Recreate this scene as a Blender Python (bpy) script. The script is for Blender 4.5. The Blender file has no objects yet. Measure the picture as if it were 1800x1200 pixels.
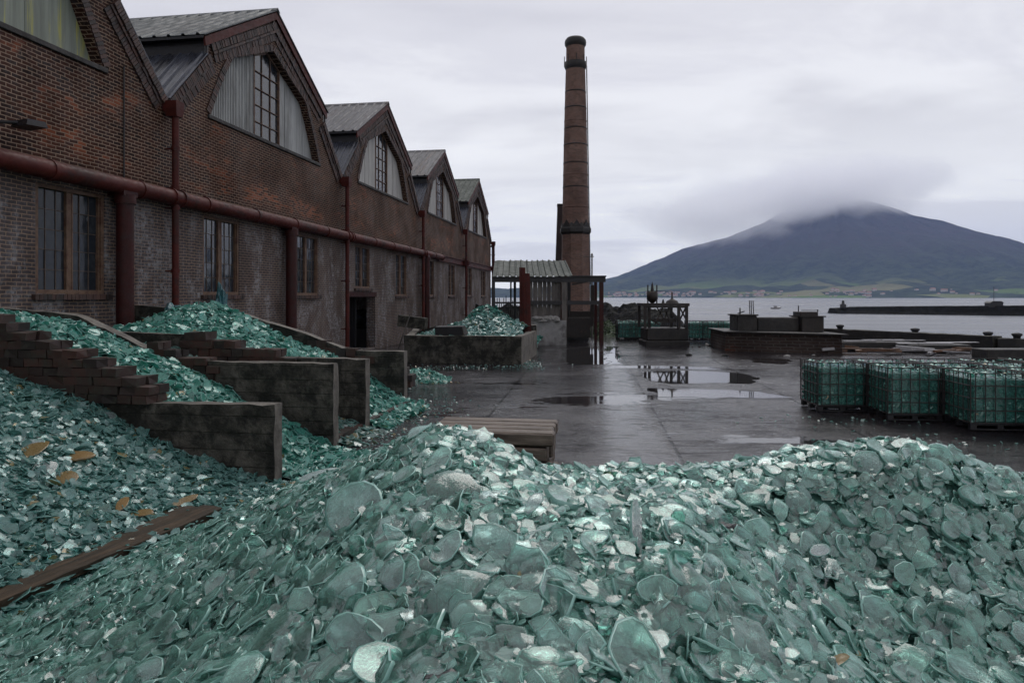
import bpy, bmesh, math, random
import numpy as np
from mathutils import Vector, Matrix, noise as mnoise
R = math.radians
random.seed(7)
rng = np.random.default_rng(7)
sc = bpy.context.scene
COL = sc.collection

# ------------------------------------------------------------------ camera
EYE = 2.6
cam_d = bpy.data.cameras.new('camera')
cam = bpy.data.objects.new('camera', cam_d)
COL.objects.link(cam)
cam.location = (0, 0, EYE)
cam.rotation_euler = (R(90), 0, 0)
cam_d.sensor_width = 36
cam_d.lens = 24
cam_d.shift_y = -78 / 1800
cam_d.clip_start = 0.05
cam_d.clip_end = 60000
sc.camera = cam

# ------------------------------------------------------------------ render settings
sc.render.engine = 'CYCLES'
cy = sc.cycles
cy.max_bounces = 24
cy.diffuse_bounces = 2
cy.glossy_bounces = 3
cy.transmission_bounces = 9
cy.transparent_max_bounces = 14
cy.volume_bounces = 20
cy.use_denoising = True
cy.use_adaptive_sampling = True
cy.adaptive_threshold = 0.02
cy.caustics_reflective = False
cy.caustics_refractive = False
sc.view_settings.view_transform = 'Standard'
sc.view_settings.look = 'None'
sc.view_settings.exposure = 0.0
sc.view_settings.gamma = 1
sc.view_settings.use_curve_mapping = False

# ------------------------------------------------------------------ node helper
class NT:
    def __init__(s, tree):
        s.t = tree
        tree.nodes.clear()
    def n(s, typ, ins=None, **props):
        nd = s.t.nodes.new(typ)
        for k, v in props.items():
            setattr(nd, k, v)
        for k, v in (ins or {}).items():
            sk = nd.inputs[k]
            if isinstance(v, bpy.types.NodeSocket):
                s.t.links.new(v, sk)
            elif isinstance(v, bpy.types.Node):
                s.t.links.new(v.outputs[0], sk)
            else:
                sk.default_value = v
        return nd
    def math(s, op, a, b=0.0, c=0.0, clamp=False):
        return s.n('ShaderNodeMath', {0: a, 1: b, 2: c}, operation=op, use_clamp=clamp).outputs[0]
    def mix(s, f, a, b, mode='MIX'):
        nd = s.n('ShaderNodeMix', data_type='RGBA', blend_type=mode)
        for i, v in ((0, f), (6, a), (7, b)):
            if isinstance(v, bpy.types.NodeSocket):
                s.t.links.new(v, nd.inputs[i])
            else:
                nd.inputs[i].default_value = v if i == 0 or len(v) == 4 else (*v, 1)
        return nd.outputs[2]
    def noise(s, vec, scale, detail=4, rough=.55, dist=0):
        return s.n('ShaderNodeTexNoise', {'Vector': vec, 'Scale': scale, 'Detail': detail, 'Roughness': rough, 'Distortion': dist}).outputs[0]
    def ramp(s, f, a, b, lo=0.0, hi=1.0):
        return s.n('ShaderNodeMapRange', {0: f, 1: a, 2: b, 3: lo, 4: hi}, interpolation_type='SMOOTHSTEP').outputs[0]
    def scalev(s, vec, sc_):
        return s.n('ShaderNodeVectorMath', {0: vec, 1: sc_}, operation='MULTIPLY').outputs[0]
    def sep(s, vec):
        return s.n('ShaderNodeSeparateXYZ', {0: vec}).outputs
    def comb(s, x, y, z):
        return s.n('ShaderNodeCombineXYZ', {0: x, 1: y, 2: z}).outputs[0]
    def obj(s):
        return s.n('ShaderNodeTexCoord').outputs['Object']
    def bump(s, h, strength=.5, dist=.02, normal=None):
        ins = {'Height': h, 'Strength': strength, 'Distance': dist}
        if normal is not None:
            ins['Normal'] = normal
        return s.n('ShaderNodeBump', ins).outputs[0]
    def out(s, surf=None, vol=None):
        o = s.n('ShaderNodeOutputMaterial')
        if surf is not None:
            s.t.links.new(surf if isinstance(surf, bpy.types.NodeSocket) else surf.outputs[0], o.inputs[0])
        if vol is not None:
            s.t.links.new(vol.outputs[0], o.inputs[1])
    def principled(s, **k):
        return s.n('ShaderNodeBsdfPrincipled', k)

def newmat(name):
    m = bpy.data.materials.new(name)
    m.use_nodes = True
    return m, NT(m.node_tree)

# ------------------------------------------------------------------ world: overcast
SUN_EL, SUN_AZ = R(52), R(18)          # azimuth measured from +Y towards +X
w = bpy.data.worlds.new('World')
sc.world = w
w.use_nodes = True
t = NT(w.node_tree)
sky = t.n('ShaderNodeTexSky', sky_type='NISHITA', sun_disc=False, sun_elevation=SUN_EL, sun_rotation=SUN_AZ)
bgA = t.n('ShaderNodeBackground', {'Color': sky.outputs[0], 'Strength': 0.08})
gen = t.n('ShaderNodeTexCoord').outputs['Generated']
sx, sy_, sz = t.sep(gen)
zz = t.math('ADD', t.math('MAXIMUM', sz, 0.0), 0.16)
cv = t.comb(t.math('DIVIDE', sx, zz), t.math('DIVIDE', sy_, zz), t.math('MULTIPLY', sz, 1.5))
n1 = t.noise(t.scalev(cv, (.6, .7, 1)), 0.8, 5, .5, .9)
n2 = t.noise(t.scalev(cv, (.8, 1.4, 1)), 1.7, 5, .5, .3)
cl = t.math('ADD', t.math('MULTIPLY', n1, .72), t.math('MULTIPLY', n2, .28))
cf = t.ramp(cl, .40, .57)
colc = t.mix(cf, (.42, .415, .445, 1), (.63, .628, .645, 1))
low = t.ramp(sz, .02, .36, 1.0, 0.0)
colc = t.mix(t.math('MULTIPLY', low, .80), colc, (.92, .918, .885, 1))
n3 = t.noise(t.scalev(cv, (.5, 1.0, 1)), 1.0, 7, .6, .8)
colc = t.mix(t.math('MULTIPLY', t.ramp(n3, .46, .60), .55), colc, (.50, .495, .53, 1))
bgB = t.n('ShaderNodeBackground', {'Color': colc, 'Strength': 1.5})
ms = t.n('ShaderNodeMixShader', {0: 0.95, 1: bgA.outputs[0], 2: bgB.outputs[0]})
wo = t.n('ShaderNodeOutputWorld')
t.t.links.new(ms.outputs[0], wo.inputs[0])

sun_d = bpy.data.lights.new('sun', 'SUN')
sun_d.energy = 1.2
sun_d.angle = R(40)
sun_d.color = (1.0, .97, .93)
sun = bpy.data.objects.new('sun', sun_d)
COL.objects.link(sun)
sd = Vector((math.sin(SUN_AZ) * math.cos(SUN_EL), math.cos(SUN_AZ) * math.cos(SUN_EL), math.sin(SUN_EL)))
sun.rotation_euler = sd.to_track_quat('Z', 'Y').to_euler()
sun.location = (0, 0, 60)

# ------------------------------------------------------------------ tags and mesh builder
def tag(o, label=None, cat=None, group=None, kind=None):
    if label: o['label'] = label
    if cat: o['category'] = cat
    if group: o['group'] = group
    if kind: o['kind'] = kind
    return o

def empty(name, loc=(0, 0, 0), rz=0.0, parent=None):
    o = bpy.data.objects.new(name, None)
    o.location = loc
    o.rotation_euler = (0, 0, rz)
    o.empty_display_size = .3
    COL.objects.link(o)
    if parent: o.parent = parent
    return o

class MB:
    def __init__(s):
        s.v, s.f, s.m, s.sm = [], [], [], []
    def add(s, vs, fs, mi=0, smooth=False):
        b = len(s.v)
        s.v += [tuple(p) for p in vs]
        s.f += [tuple(b + i for i in f) for f in fs]
        s.m += [mi] * len(fs)
        s.sm += [smooth] * len(fs)
        return s
    def hexa(s, c, mi=0):      # 8 corners: bottom 4 ccw, top 4 ccw
        return s.add(c, [(3, 2, 1, 0), (4, 5, 6, 7), (0, 1, 5, 4), (1, 2, 6, 5), (2, 3, 7, 6), (3, 0, 4, 7)], mi)
    def box(s, x0, y0, z0, x1, y1, z1, mi=0, j=0.0):
        c = [(x0, y0, z0), (x1, y0, z0), (x1, y1, z0), (x0, y1, z0), (x0, y0, z1), (x1, y0, z1), (x1, y1, z1), (x0, y1, z1)]
        if j:
            c = [(a + random.uniform(-j, j), b + random.uniform(-j, j), d + random.uniform(-j, j)) for a, b, d in c]
        return s.hexa(c, mi)
    def rbox(s, x0, y0, z0, x1, y1, z1, b=.02, mi=0):
        # bevelled box
        xs, ys, zs = (x0, x1), (y0, y1), (z0, z1)
        vs, ids = [], {}
        for i in (0, 1):
            for jj in (0, 1):
                for k in (0, 1):
                    sx_, sy2, sz2 = 1 - 2 * i, 1 - 2 * jj, 1 - 2 * k
                    for ax in range(3):
                        p = [xs[i], ys[jj], zs[k]]
                        for a2, sg in ((0, sx_), (1, sy2), (2, sz2)):
                            if a2 != ax: p[a2] += sg * b
                        ids[(i, jj, k, ax)] = len(vs)
                        vs.append(p)
        fs = []
        g = lambda i, jj, k, a: ids[(i, jj, k, a)]
        for a in (0, 1):
            q = [(a, 0, 0), (a, 1, 0), (a, 1, 1), (a, 0, 1)]
            f = [g(*c, 0) for c in q]; fs.append(f if a else f[::-1])
            q = [(0, a, 0), (1, a, 0), (1, a, 1), (0, a, 1)]
            f = [g(*c, 1) for c in q]; fs.append(f[::-1] if a else f)
            q = [(0, 0, a), (1, 0, a), (1, 1, a), (0, 1, a)]
            f = [g(*c, 2) for c in q]; fs.append(f if a else f[::-1])
        for p in (0, 1):
            for q in (0, 1):
                fs.append([g(0, p, q, 1), g(1, p, q, 1), g(1, p, q, 2), g(0, p, q, 2)])
                fs.append([g(p, 0, q, 0), g(p, 1, q, 0), g(p, 1, q, 2), g(p, 0, q, 2)])
                fs.append([g(p, q, 0, 0), g(p, q, 1, 0), g(p, q, 1, 1), g(p, q, 0, 1)])
                for r_ in (0, 1):
                    fs.append([g(p, q, r_, 0), g(p, q, r_, 1), g(p, q, r_, 2)])
        return s.add(vs, fs, mi)
    def prism(s, pts, y0, y1, mi=0):        # pts (x,z) polygon extruded along y
        n = len(pts)
        vs = [(p[0], y0, p[1]) for p in pts] + [(p[0], y1, p[1]) for p in pts]
        fs = [tuple(range(n)), tuple(range(2 * n - 1, n - 1, -1))]
        fs += [(i, i + n, (i + 1) % n + n, (i + 1) % n) for i in range(n)]
        return s.add(vs, fs, mi)
    def tube(s, p, q, r, r2=None, n=10, mi=0, cap=True):
        p, q = Vector(p), Vector(q)
        r2 = r if r2 is None else r2
        d = (q - p).normalized()
        a = d.orthogonal().normalized()
        b = d.cross(a)
        vs = []
        for c, rr in ((p, r), (q, r2)):
            for i in range(n):
                t_ = 2 * math.pi * i / n
                vs.append(c + a * math.cos(t_) * rr + b * math.sin(t_) * rr)
        s.add(vs, [(i, (i + 1) % n, (i + 1) % n + n, i + n) for i in range(n)], mi, n > 6)
        if cap:
            s.add(vs, [tuple(range(n - 1, -1, -1)), tuple(range(n, 2 * n))], mi)
        return s
    def bar(s, p, q, w_, h_, mi=0):
        p, q = Vector(p), Vector(q)
        d = (q - p).normalized()
        up = Vector((0, 0, 1)) if abs(d.z) < .95 else Vector((1, 0, 0))
        a = d.cross(up).normalized() * (w_ / 2)
        b = a.cross(d).normalized() * (h_ / 2)
        c = [p - a - b, p + a - b, q + a - b, q - a - b, p - a + b, p + a + b, q + a + b, q - a + b]
        return s.hexa(c, mi)
    def lathe(s, prof, c=(0, 0), n=24, mi=0, smooth=True, phase=0.0):
        vs = []
        for r_, z in prof:
            for i in range(n):
                t_ = 2 * math.pi * i / n + phase
                vs.append((c[0] + r_ * math.cos(t_), c[1] + r_ * math.sin(t_), z))
        fs = []
        for k in range(len(prof) - 1):
            for i in range(n):
                j = (i + 1) % n
                fs.append((k * n + i, k * n + j, (k + 1) * n + j, (k + 1) * n + i))
        s.add(vs, fs, mi, smooth)
        L = (len(prof) - 1) * n
        s.add([vs[L + i] for i in range(n)], [tuple(range(n))], mi)
        return s
    def build(s, name, mats, parent=None, loc=None, rz=None):
        me = bpy.data.meshes.new(name)
        me.from_pydata(s.v, [], s.f)
        for m in (mats if isinstance(mats, (list, tuple)) else [mats]):
            me.materials.append(m)
        me.polygons.foreach_set('material_index', s.m)
        me.polygons.foreach_set('use_smooth', s.sm)
        me.validate()
        me.update()
        o = bpy.data.objects.new(name, me)
        COL.objects.link(o)
        if parent: o.parent = parent
        if loc: o.location = loc
        if rz is not None: o.rotation_euler[2] = rz
        return o

def copy_tree(o, parent=None):
    c = o.copy()
    COL.objects.link(c)
    c.parent = parent
    for ch in list(o.children):
        copy_tree(ch, c)
    return c

def at(px, py, Y):
    return Vector(((px - 900) * Y / 1200, Y, EYE + (522 - py) * Y / 1200))
def ground(px, py, z=0.0):
    return at(px, py, 1200 * (EYE - z) / (py - 522))

# factory frame: s runs along the wall, n out into the yard
TH = math.atan(190 / 1200)
SN, CS = math.sin(TH), math.cos(TH)
P0 = (-12.3, 0.0)
def W(s_, n_, z=0.0):
    return Vector((P0[0] + s_ * SN + n_ * CS, s_ * CS - n_ * SN, z))
def toSN(x, y):
    return ((x - P0[0]) * SN + y * CS, (x - P0[0]) * CS - y * SN)
FRZ = math.pi / 2 - TH

# ------------------------------------------------------------------ materials
def m_brick(name, c1, c2, mort, low=None, cyl=None, orange=0.0, white=0.0, wid=.245, row=.083, msz=.0115, bstr=.9):
    m, t = newmat(name)
    o = t.obj()
    x, y, z = t.sep(o)
    if cyl:
        u = t.math('MULTIPLY', t.math('ARCTAN2', y, x), cyl)
    else:
        u = t.math('ADD', x, y)
    wob = t.noise(o, 2.5, 2)
    z2 = t.math('ADD', z, t.math('MULTIPLY', t.math('SUBTRACT', wob, .5), .05))
    uv = t.comb(u, z2, 0.0)
    br = t.n('ShaderNodeTexBrick', {'Vector': uv, 'Color1': (*c1, 1), 'Color2': (*c2, 1), 'Mortar': (*mort, 1), 'Scale': 1.0,
                                    'Mortar Size': msz, 'Mortar Smooth': .3, 'Bias': -.1, 'Brick Width': wid, 'Row Height': row})
    br2 = t.n('ShaderNodeTexBrick', {'Vector': uv, 'Color1': (0, 0, 0, 1), 'Color2': (1, 1, 1, 1), 'Mortar': (.5, .5, .5, 1), 'Scale': 1.0,
                                     'Mortar Size': msz, 'Mortar Smooth': .3, 'Bias': 0, 'Brick Width': wid, 'Row Height': row})
    col = br.outputs[0]
    big = t.noise(o, .55, 5, .6, .3)
    fine = t.noise(o, 9, 4, .65)
    nm = t.math('SUBTRACT', 1.0, br.outputs['Fac'])
    if low:
        zf = t.ramp(t.math('ADD', z, t.math('MULTIPLY', t.math('SUBTRACT', big, .5), .9)), 4.9, 5.35, 1.0, 0.0)
        col = t.mix(t.math('MULTIPLY', zf, t.math('MULTIPLY', nm, .75)), col, low)
    if orange:
        of = t.ramp(t.noise(t.scalev(o, (.35, .35, .9)), 1.0, 5, .62, .5), .50, .66)
        ob = t.ramp(t.sep(br2.outputs[0])[0], .25, .8)
        if low:
            of = t.math('MULTIPLY', of, t.ramp(z, 5.4, 6.0))
            of = t.math('MULTIPLY', of, t.ramp(z, 8.4, 7.6, 0.0, 1.0))
        col = t.mix(t.math('MULTIPLY', t.math('MULTIPLY', of, ob), t.math('MULTIPLY', nm, orange)), col, (.30, .085, .035, 1))
    col = t.mix(t.ramp(big, .35, .7, 0.0, .55), col, t.mix(1.0, col, (.38, .36, .38, 1), 'MULTIPLY'))
    if white:
        wf = t.ramp(t.noise(t.scalev(o, (1.1, 1.1, .45)), 1.0, 8, .75, .4), .45, .60)
        wf = t.math('MULTIPLY', wf, t.ramp(fine, .35, .62))
        wf = t.math('MULTIPLY', wf, t.ramp(t.sep(br2.outputs[0])[0], .1, .9, .35, 1.0))
        wf = t.math('MULTIPLY', wf, t.ramp(z, 5.2, 4.6, 0.12, 1.0))
        col = t.mix(t.math('MULTIPLY', wf, white), col, (.36, .36, .38, 1))
    col = t.mix(t.ramp(fine, .3, .75, .0, .5), col, t.mix(1.0, col, (.45, .45, .45, 1), 'MULTIPLY'))
    h = t.math('ADD', t.math('MULTIPLY', nm, 1.0), t.math('ADD', t.math('MULTIPLY', fine, .5), t.math('MULTIPLY', t.sep(br2.outputs[0])[0], .25)))
    b = t.bump(h, bstr, .018)
    p = t.principled(**{'Base Color': col, 'Roughness': t.ramp(big, .3, .7, .55, .85), 'Normal': b, 'Specular IOR Level': .12})
    t.out(p)
    return m

def m_plain(name, c, rough=.7, metal=0.0, var=.35, scale=6, bump=.3, spec=.4, c2=None, stretch=(1, 1, 1), bd=.01, cov=(.45, .65), boards=0):
    m, t = newmat(name)
    o = t.scalev(t.obj(), stretch)
    a = t.noise(o, scale, 6, .62, .2)
    b = t.noise(o, scale * 5, 4, .6)
    dark = tuple(x * (1 - var) for x in c)
    col = t.mix(t.ramp(a, .3, .7), c, dark)
    if c2:
        col = t.mix(t.ramp(t.noise(o, scale * .6, 7, .7, .3), *cov), col, c2)
    col = t.mix(t.ramp(b, .35, .8, 0, .4), col, tuple(x * .5 for x in c))
    hh = t.math('ADD', a, t.math('MULTIPLY', b, .5))
    if boards:
        fz0 = t.math('FRACT', t.math('ADD', t.math('DIVIDE', t.sep(t.obj())[2], boards), t.math('MULTIPLY', a, .12)))
        ln = t.ramp(fz0, .0, .09, 1.0, 0.0)
        col = t.mix(t.math('MULTIPLY', ln, .28), col, tuple(x * .3 for x in c))
        hh = t.math('SUBTRACT', hh, t.math('MULTIPLY', ln, .3))
    hb = t.bump(hh, bump, bd)
    p = t.principled(**{'Base Color': col, 'Roughness': t.ramp(b, .3, .7, max(.05, rough - .12), min(1, rough + .12)), 'Metallic': metal, 'Normal': hb, 'Specular IOR Level': spec})
    t.out(p)
    return m

M = {}
M['brick'] = m_brick('brick', (.056, .019, .011), (.011, .0055, .0045), (.29, .205, .15), low=(.088, .080, .084, 1), orange=.85, white=.85)
M['brick_chimney'] = m_brick('chimney_brick', (.185, .102, .078), (.095, .056, .045), (.24, .19, .165), cyl=1.0, orange=.2, white=.0, bstr=.5)
def m_brick_loose(name, c1, c2, mossy=.4):
    m, t = newmat(name)
    o = t.obj()
    g = t.n('ShaderNodeNewGeometry').outputs['Random Per Island']
    col = t.mix(g, (*c1, 1), (*c2, 1))
    nn = t.noise(o, 7, 6, .65)
    col = t.mix(t.ramp(nn, .45, .7, 0, mossy), col, (.035, .036, .026, 1))
    f = t.noise(o, 45, 3, .6)
    col = t.mix(t.ramp(f, .3, .8, 0, .5), col, (.03, .022, .02, 1))
    p = t.principled(**{'Base Color': col, 'Roughness': .6, 'Normal': t.bump(t.math('ADD', nn, f), .5, .01), 'Specular IOR Level': .4})
    t.out(p)
    return m
M['corbel'] = m_brick_loose('corbel_brick', (.085, .038, .028), (.016, .010, .010), .35)
M['step_brick'] = m_brick_loose('step_brick', (.060, .024, .017), (.012, .010, .009), .95)
M['red_paint'] = m_plain('red_painted_iron', (.082, .014, .010), .55, 0, .4, 3, .3, .2, c2=(.035, .012, .010), stretch=(.6, 1, 1), bd=.005, cov=(.5, .62))
M['dark_red'] = m_plain('dark_red_iron', (.045, .009, .008), .55, 0, .4, 4, .3, .2, c2=(.03, .014, .013))
M['roof'] = m_plain('grey_roof_sheet', (.105, .102, .11), .55, .1, .4, 1.6, .2, .4, c2=(.075, .05, .042), stretch=(.25, 2.2, .25), cov=(.5, .7))
M['roof_slate'] = m_plain('slate_grey_roof_sheet', (.055, .065, .070), .5, .1, .4, 1.6, .2, .4, c2=(.09, .085, .085), stretch=(.25, 2.2, .25), cov=(.5, .7))
M['roof_dark'] = m_plain('dark_roof_sheet', (.06, .065, .085), .28, .3, .4, 1.6, .25, .6, c2=(.025, .025, .03), stretch=(.3, 2.2, .3))
M['roof_green'] = m_plain('green_roof_sheet', (.040, .052, .041), .7, .0, .35, 1.6, .2, .5, c2=(.06, .07, .06), stretch=(.5, .5, .5))
M['black'] = m_plain('tarred_board', (.016, .015, .018), .5, 0, .3, 3, .3, .4)
M['panel'] = m_plain('weathered_panel', (.44, .43, .41), .6, 0, .3, 1.5, .2, .35, c2=(.20, .185, .17), stretch=(2.5, 1, .25), cov=(.5, .72))
M['panel_tin'] = m_plain('corrugated_panel', (.34, .35, .345), .55, .0, .3, 1.2, .2, .4, c2=(.16, .16, .155), stretch=(2, 1, .3))
M['panel_yellow'] = m_plain('streaked_yellow_sheet', (.24, .27, .22), .5, 0, .4, 1.4, .2, .4, c2=(.34, .33, .08), stretch=(3.5, 1, .2), cov=(.52, .62))
M['frame'] = m_plain('brown_window_frame', (.17, .105, .07), .6, 0, .45, 6, .3, .3, c2=(.07, .03, .022))
M['frame_dark'] = m_plain('dark_window_bars', (.10, .072, .055), .6, 0, .4, 6, .2, .3)
M['concrete'] = m_plain('mossy_concrete', (.115, .108, .092), .75, 0, .6, 4.2, .9, .2, c2=(.012, .013, .011), bd=.04, cov=(.38, .60), boards=.235)
M['concrete_light'] = m_plain('worn_concrete_edge', (.17, .155, .135), .75, 0, .4, 4, .6, .3, c2=(.06, .055, .05), bd=.03, cov=(.45, .68))
M['concrete_dark'] = m_plain('dark_wet_concrete', (.030, .026, .024), .6, 0, .5, 1.8, .6, .35, c2=(.012, .011, .011), bd=.04, cov=(.42, .6))
M['whitewash'] = m_plain('worn_whitewash', (.27, .265, .265), .7, 0, .3, 1.6, .6, .3, c2=(.09, .085, .08), bd=.05, cov=(.5, .66))
M['wood'] = m_plain('wet_wood', (.12, .075, .048), .5, 0, .5, 3, .5, .45, c2=(.045, .028, .02), stretch=(6, .8, 6), bd=.012, cov=(.42, .62))
M['timber'] = m_plain('weathered_timber', (.19, .15, .12), .55, 0, .5, 3, .6, .3, c2=(.05, .036, .028), stretch=(.8, 6, 6), bd=.015, cov=(.45, .62))
M['wood_grey'] = m_plain('grey_timber', (.14, .125, .115), .6, 0, .5, 2, .5, .35, c2=(.05, .042, .04), stretch=(3, 3, .5), bd=.02)
M['iron'] = m_plain('rusty_dark_iron', (.024, .018, .016), .5, .2, .5, 5, .4, .4, c2=(.06, .026, .018), cov=(.55, .75))
M['cage'] = m_plain('dark_cage_steel', (.035, .032, .032), .45, .3, .4, 8, .2, .5, c2=(.09, .05, .04), cov=(.55, .75))
M['rock'] = m_plain('dark_rock', (.016, .016, .015), .8, 0, .5, 1.5, .9, .1, c2=(.02, .02, .022), bd=.15)
M['slag'] = m_plain('black_slag', (.022, .018, .022), .35, 0, .4, 12, .8, .5, bd=.01)
M['rock_pale'] = m_plain('pale_boulder', (.27, .26, .25), .7, 0, .35, 3, .6, .3, bd=.05)
M['foliage'] = m_plain('shrub_leaves', (.045, .075, .03), .6, 0, .6, 2, .5, .3, c2=(.02, .03, .015), bd=.05)

def m_window(name, c=(.018, .022, .028), rough=.06, spec=.5):
    m, t = newmat(name)
    o = t.obj()
    b = t.bump(t.noise(o, 1.6, 3, .5), .25, .02)
    d = t.noise(o, 5, 5, .6)
    p = t.principled(**{'Base Color': t.mix(t.ramp(d, .4, .7, 0, .5), (*c, 1), (.05, .055, .06, 1)), 'Roughness': t.ramp(d, .35, .7, rough, rough + .16), 'Normal': b, 'Specular IOR Level': spec, 'IOR': 1.5})
    t.out(p)
    return m
M['win_low_reflect'] = m_window('low_reflection_window_glass', spec=.35)  # same glass, reflection turned down so the near panes look dark
M['win'] = m_window('window_glass', spec=1.0)  # reflection turned up to imitate brighter sky mirrored in the farther panes

# glass of the shards: thin tinted glass that also scatters a little light inside
def m_glass(name, tint, body, edge=False, dirt_dim=.3, clear=.5, spread=.5, amber=.025, gloss=.05, refr=False, fres=.75, patch=1.5):
    m, t = newmat(name)
    o = t.obj()
    isl = t.n('ShaderNodeNewGeometry').outputs['Random Per Island']
    orn = t.n('ShaderNodeObjectInfo').outputs['Random']
    r = t.math('FRACT', t.math('ADD', isl, orn))
    r2 = t.math('FRACT', t.math('MULTIPLY', r, 17.31))
    r3 = t.math('FRACT', t.math('MULTIPLY', r, 53.77))
    cloudy = t.noise(o, 11, 7, .68, .9)
    pale = tuple(min(1, x * 1.25 + .07) for x in body)
    deep = (body[0] * .42, body[1] * .72, body[2] * .70)
    bc = t.mix(t.math('MULTIPLY', r, 1.0), deep, pale)
    bc = t.mix(spread, (*body, 1), bc)
    bc = t.mix(t.math('GREATER_THAN', r2, 1 - amber), bc, (.34, .25, .10, 1))
    bc = t.mix(t.ramp(cloudy, .38, .8, 0, dirt_dim), bc, (.30, .46, .40, 1) if not edge else tuple(x * .35 for x in body) + (1,))  # cloudy dirt on faces; on rims it dims the painted edge light
    tc = t.mix(t.math('GREATER_THAN', r2, 1 - amber), t.mix(r3, (*tint, 1), (min(1, tint[0] * 1.3), 1, 1, 1)), (.9, .75, .4, 1))
    bmp = t.bump(t.noise(o, 9, 3, .5, .3), .16, .012)
    fr = t.n('ShaderNodeFresnel', {'IOR': 1.52, 'Normal': bmp}).outputs[0]
    gl = t.n('ShaderNodeBsdfGlossy', {'Color': (1, 1, 1, 1), 'Roughness': t.ramp(cloudy, .3, .7, gloss, gloss + .12), 'Normal': bmp})
    df = t.n('ShaderNodeBsdfDiffuse', {'Color': bc, 'Normal': bmp})
    tl = t.n('ShaderNodeBsdfTranslucent', {'Color': bc, 'Normal': bmp})
    sc1 = t.n('ShaderNodeMixShader', {0: .45, 1: df.outputs[0], 2: tl.outputs[0]})
    if edge:
        bodyS = sc1
    else:
        tr = t.n('ShaderNodeBsdfTransparent', {'Color': tc})
        if refr:
            rf = t.n('ShaderNodeBsdfRefraction', {'Color': tc, 'Roughness': .02, 'IOR': 1.38, 'Normal': bmp})
            tr = t.n('ShaderNodeMixShader', {0: .65, 1: tr.outputs[0], 2: rf.outputs[0]})
        lw = t.n('ShaderNodeLayerWeight', {'Blend': .35}).outputs['Facing']
        k = t.math('ADD', t.ramp(lw, .25, .95, 1 - clear, 1 - clear * .25), t.math('MULTIPLY', t.math('SUBTRACT', cloudy, .5), patch), clamp=True)
        bodyS = t.n('ShaderNodeMixShader', {0: k, 1: tr.outputs[0], 2: sc1.outputs[0]})
    fin = t.n('ShaderNodeMixShader', {0: t.math('ADD', t.math('MULTIPLY', fr, fres), .02, clamp=True), 1: bodyS.outputs[0], 2: gl.outputs[0]})
    t.out(fin)
    return m
M['g_hero'] = m_glass('pale_green_glass', (.68, .985, .905), (.36, .70, .585), clear=.84, spread=.30, amber=-1, refr=True, fres=1.15, patch=.9, dirt_dim=.2)
M['g_under'] = m_glass('mint_crumb_glass', (.66, .97, .89), (.33, .58, .49), clear=.66, spread=.3, amber=.003, fres=1.0, patch=1.2, dirt_dim=.15)
M['g_edge'] = m_glass('green_glass_edge', (.6, .9, .85), (.36, .68, .60), edge=True, dirt_dim=.5, spread=.2, amber=0)  # bright rim colour stands in for light carried through to the edges
M['g_mid'] = m_glass('teal_glass', (.56, .86, .82), (.15, .31, .285), clear=.42, spread=.5, gloss=.16, amber=.03)
M['g_mid_edge'] = m_glass('teal_glass_edge', (.6, .9, .85), (.16, .38, .34), edge=True, dirt_dim=.1, spread=.7, amber=0)
M['g_bright'] = m_glass('bright_teal_glass', (.42, .90, .79), (.09, .38, .30), clear=.35, spread=.5, gloss=.14, amber=.012)
M['g_pale'] = m_glass('pale_small_glass', (.8, .93, .9), (.27, .36, .33), clear=.4, spread=.8, amber=.07)
M['g_dim'] = m_glass('dull_olive_glass', (.6, .85, .75), (.10, .17, .15), clear=.35, spread=.9, amber=.03)
M['g_amber'] = m_glass('amber_glass', (.95, .8, .5), (.42, .25, .09), clear=.25, spread=.4, amber=0)
M['g_sheet'] = m_glass('clear_sheet_glass', (.85, .95, .93), (.45, .52, .52), clear=.6, spread=.2, amber=0)

def m_base(name, c, dark=.25, sc_=14):
    m, t = newmat(name)
    o = t.obj()
    v = t.n('ShaderNodeTexVoronoi', {'Vector': o, 'Scale': sc_, 'Randomness': 1.0})
    v2 = t.n('ShaderNodeTexVoronoi', {'Vector': o, 'Scale': sc_ * 2.3, 'Randomness': 1.0})
    k = t.sep(v.outputs['Color'])[0]
    col = t.mix(k, tuple(x * dark for x in c), c)
    col = t.mix(t.ramp(t.sep(v2.outputs['Color'])[1], .6, 1, 0, .5), col, tuple(min(1, x * 1.8) for x in c))
    hb = t.bump(t.math('ADD', t.sep(v.outputs['Color'])[1], t.sep(v2.outputs['Color'])[2]), .9, .03)
    p = t.principled(**{'Base Color': col, 'Roughness': .12, 'Normal': hb, 'Specular IOR Level': .8})
    t.out(p)
    return m
M['base_hero'] = m_base('packed_glass', (.055, .13, .11))  # dark tone under the shards paints in the shade of the gaps
M['base_mid'] = m_base('packed_teal_glass', (.05, .12, .105), sc_=22)
M['tote_fill'] = m_base('crate_glass', (.045, .165, .14), .45, 24)

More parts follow.
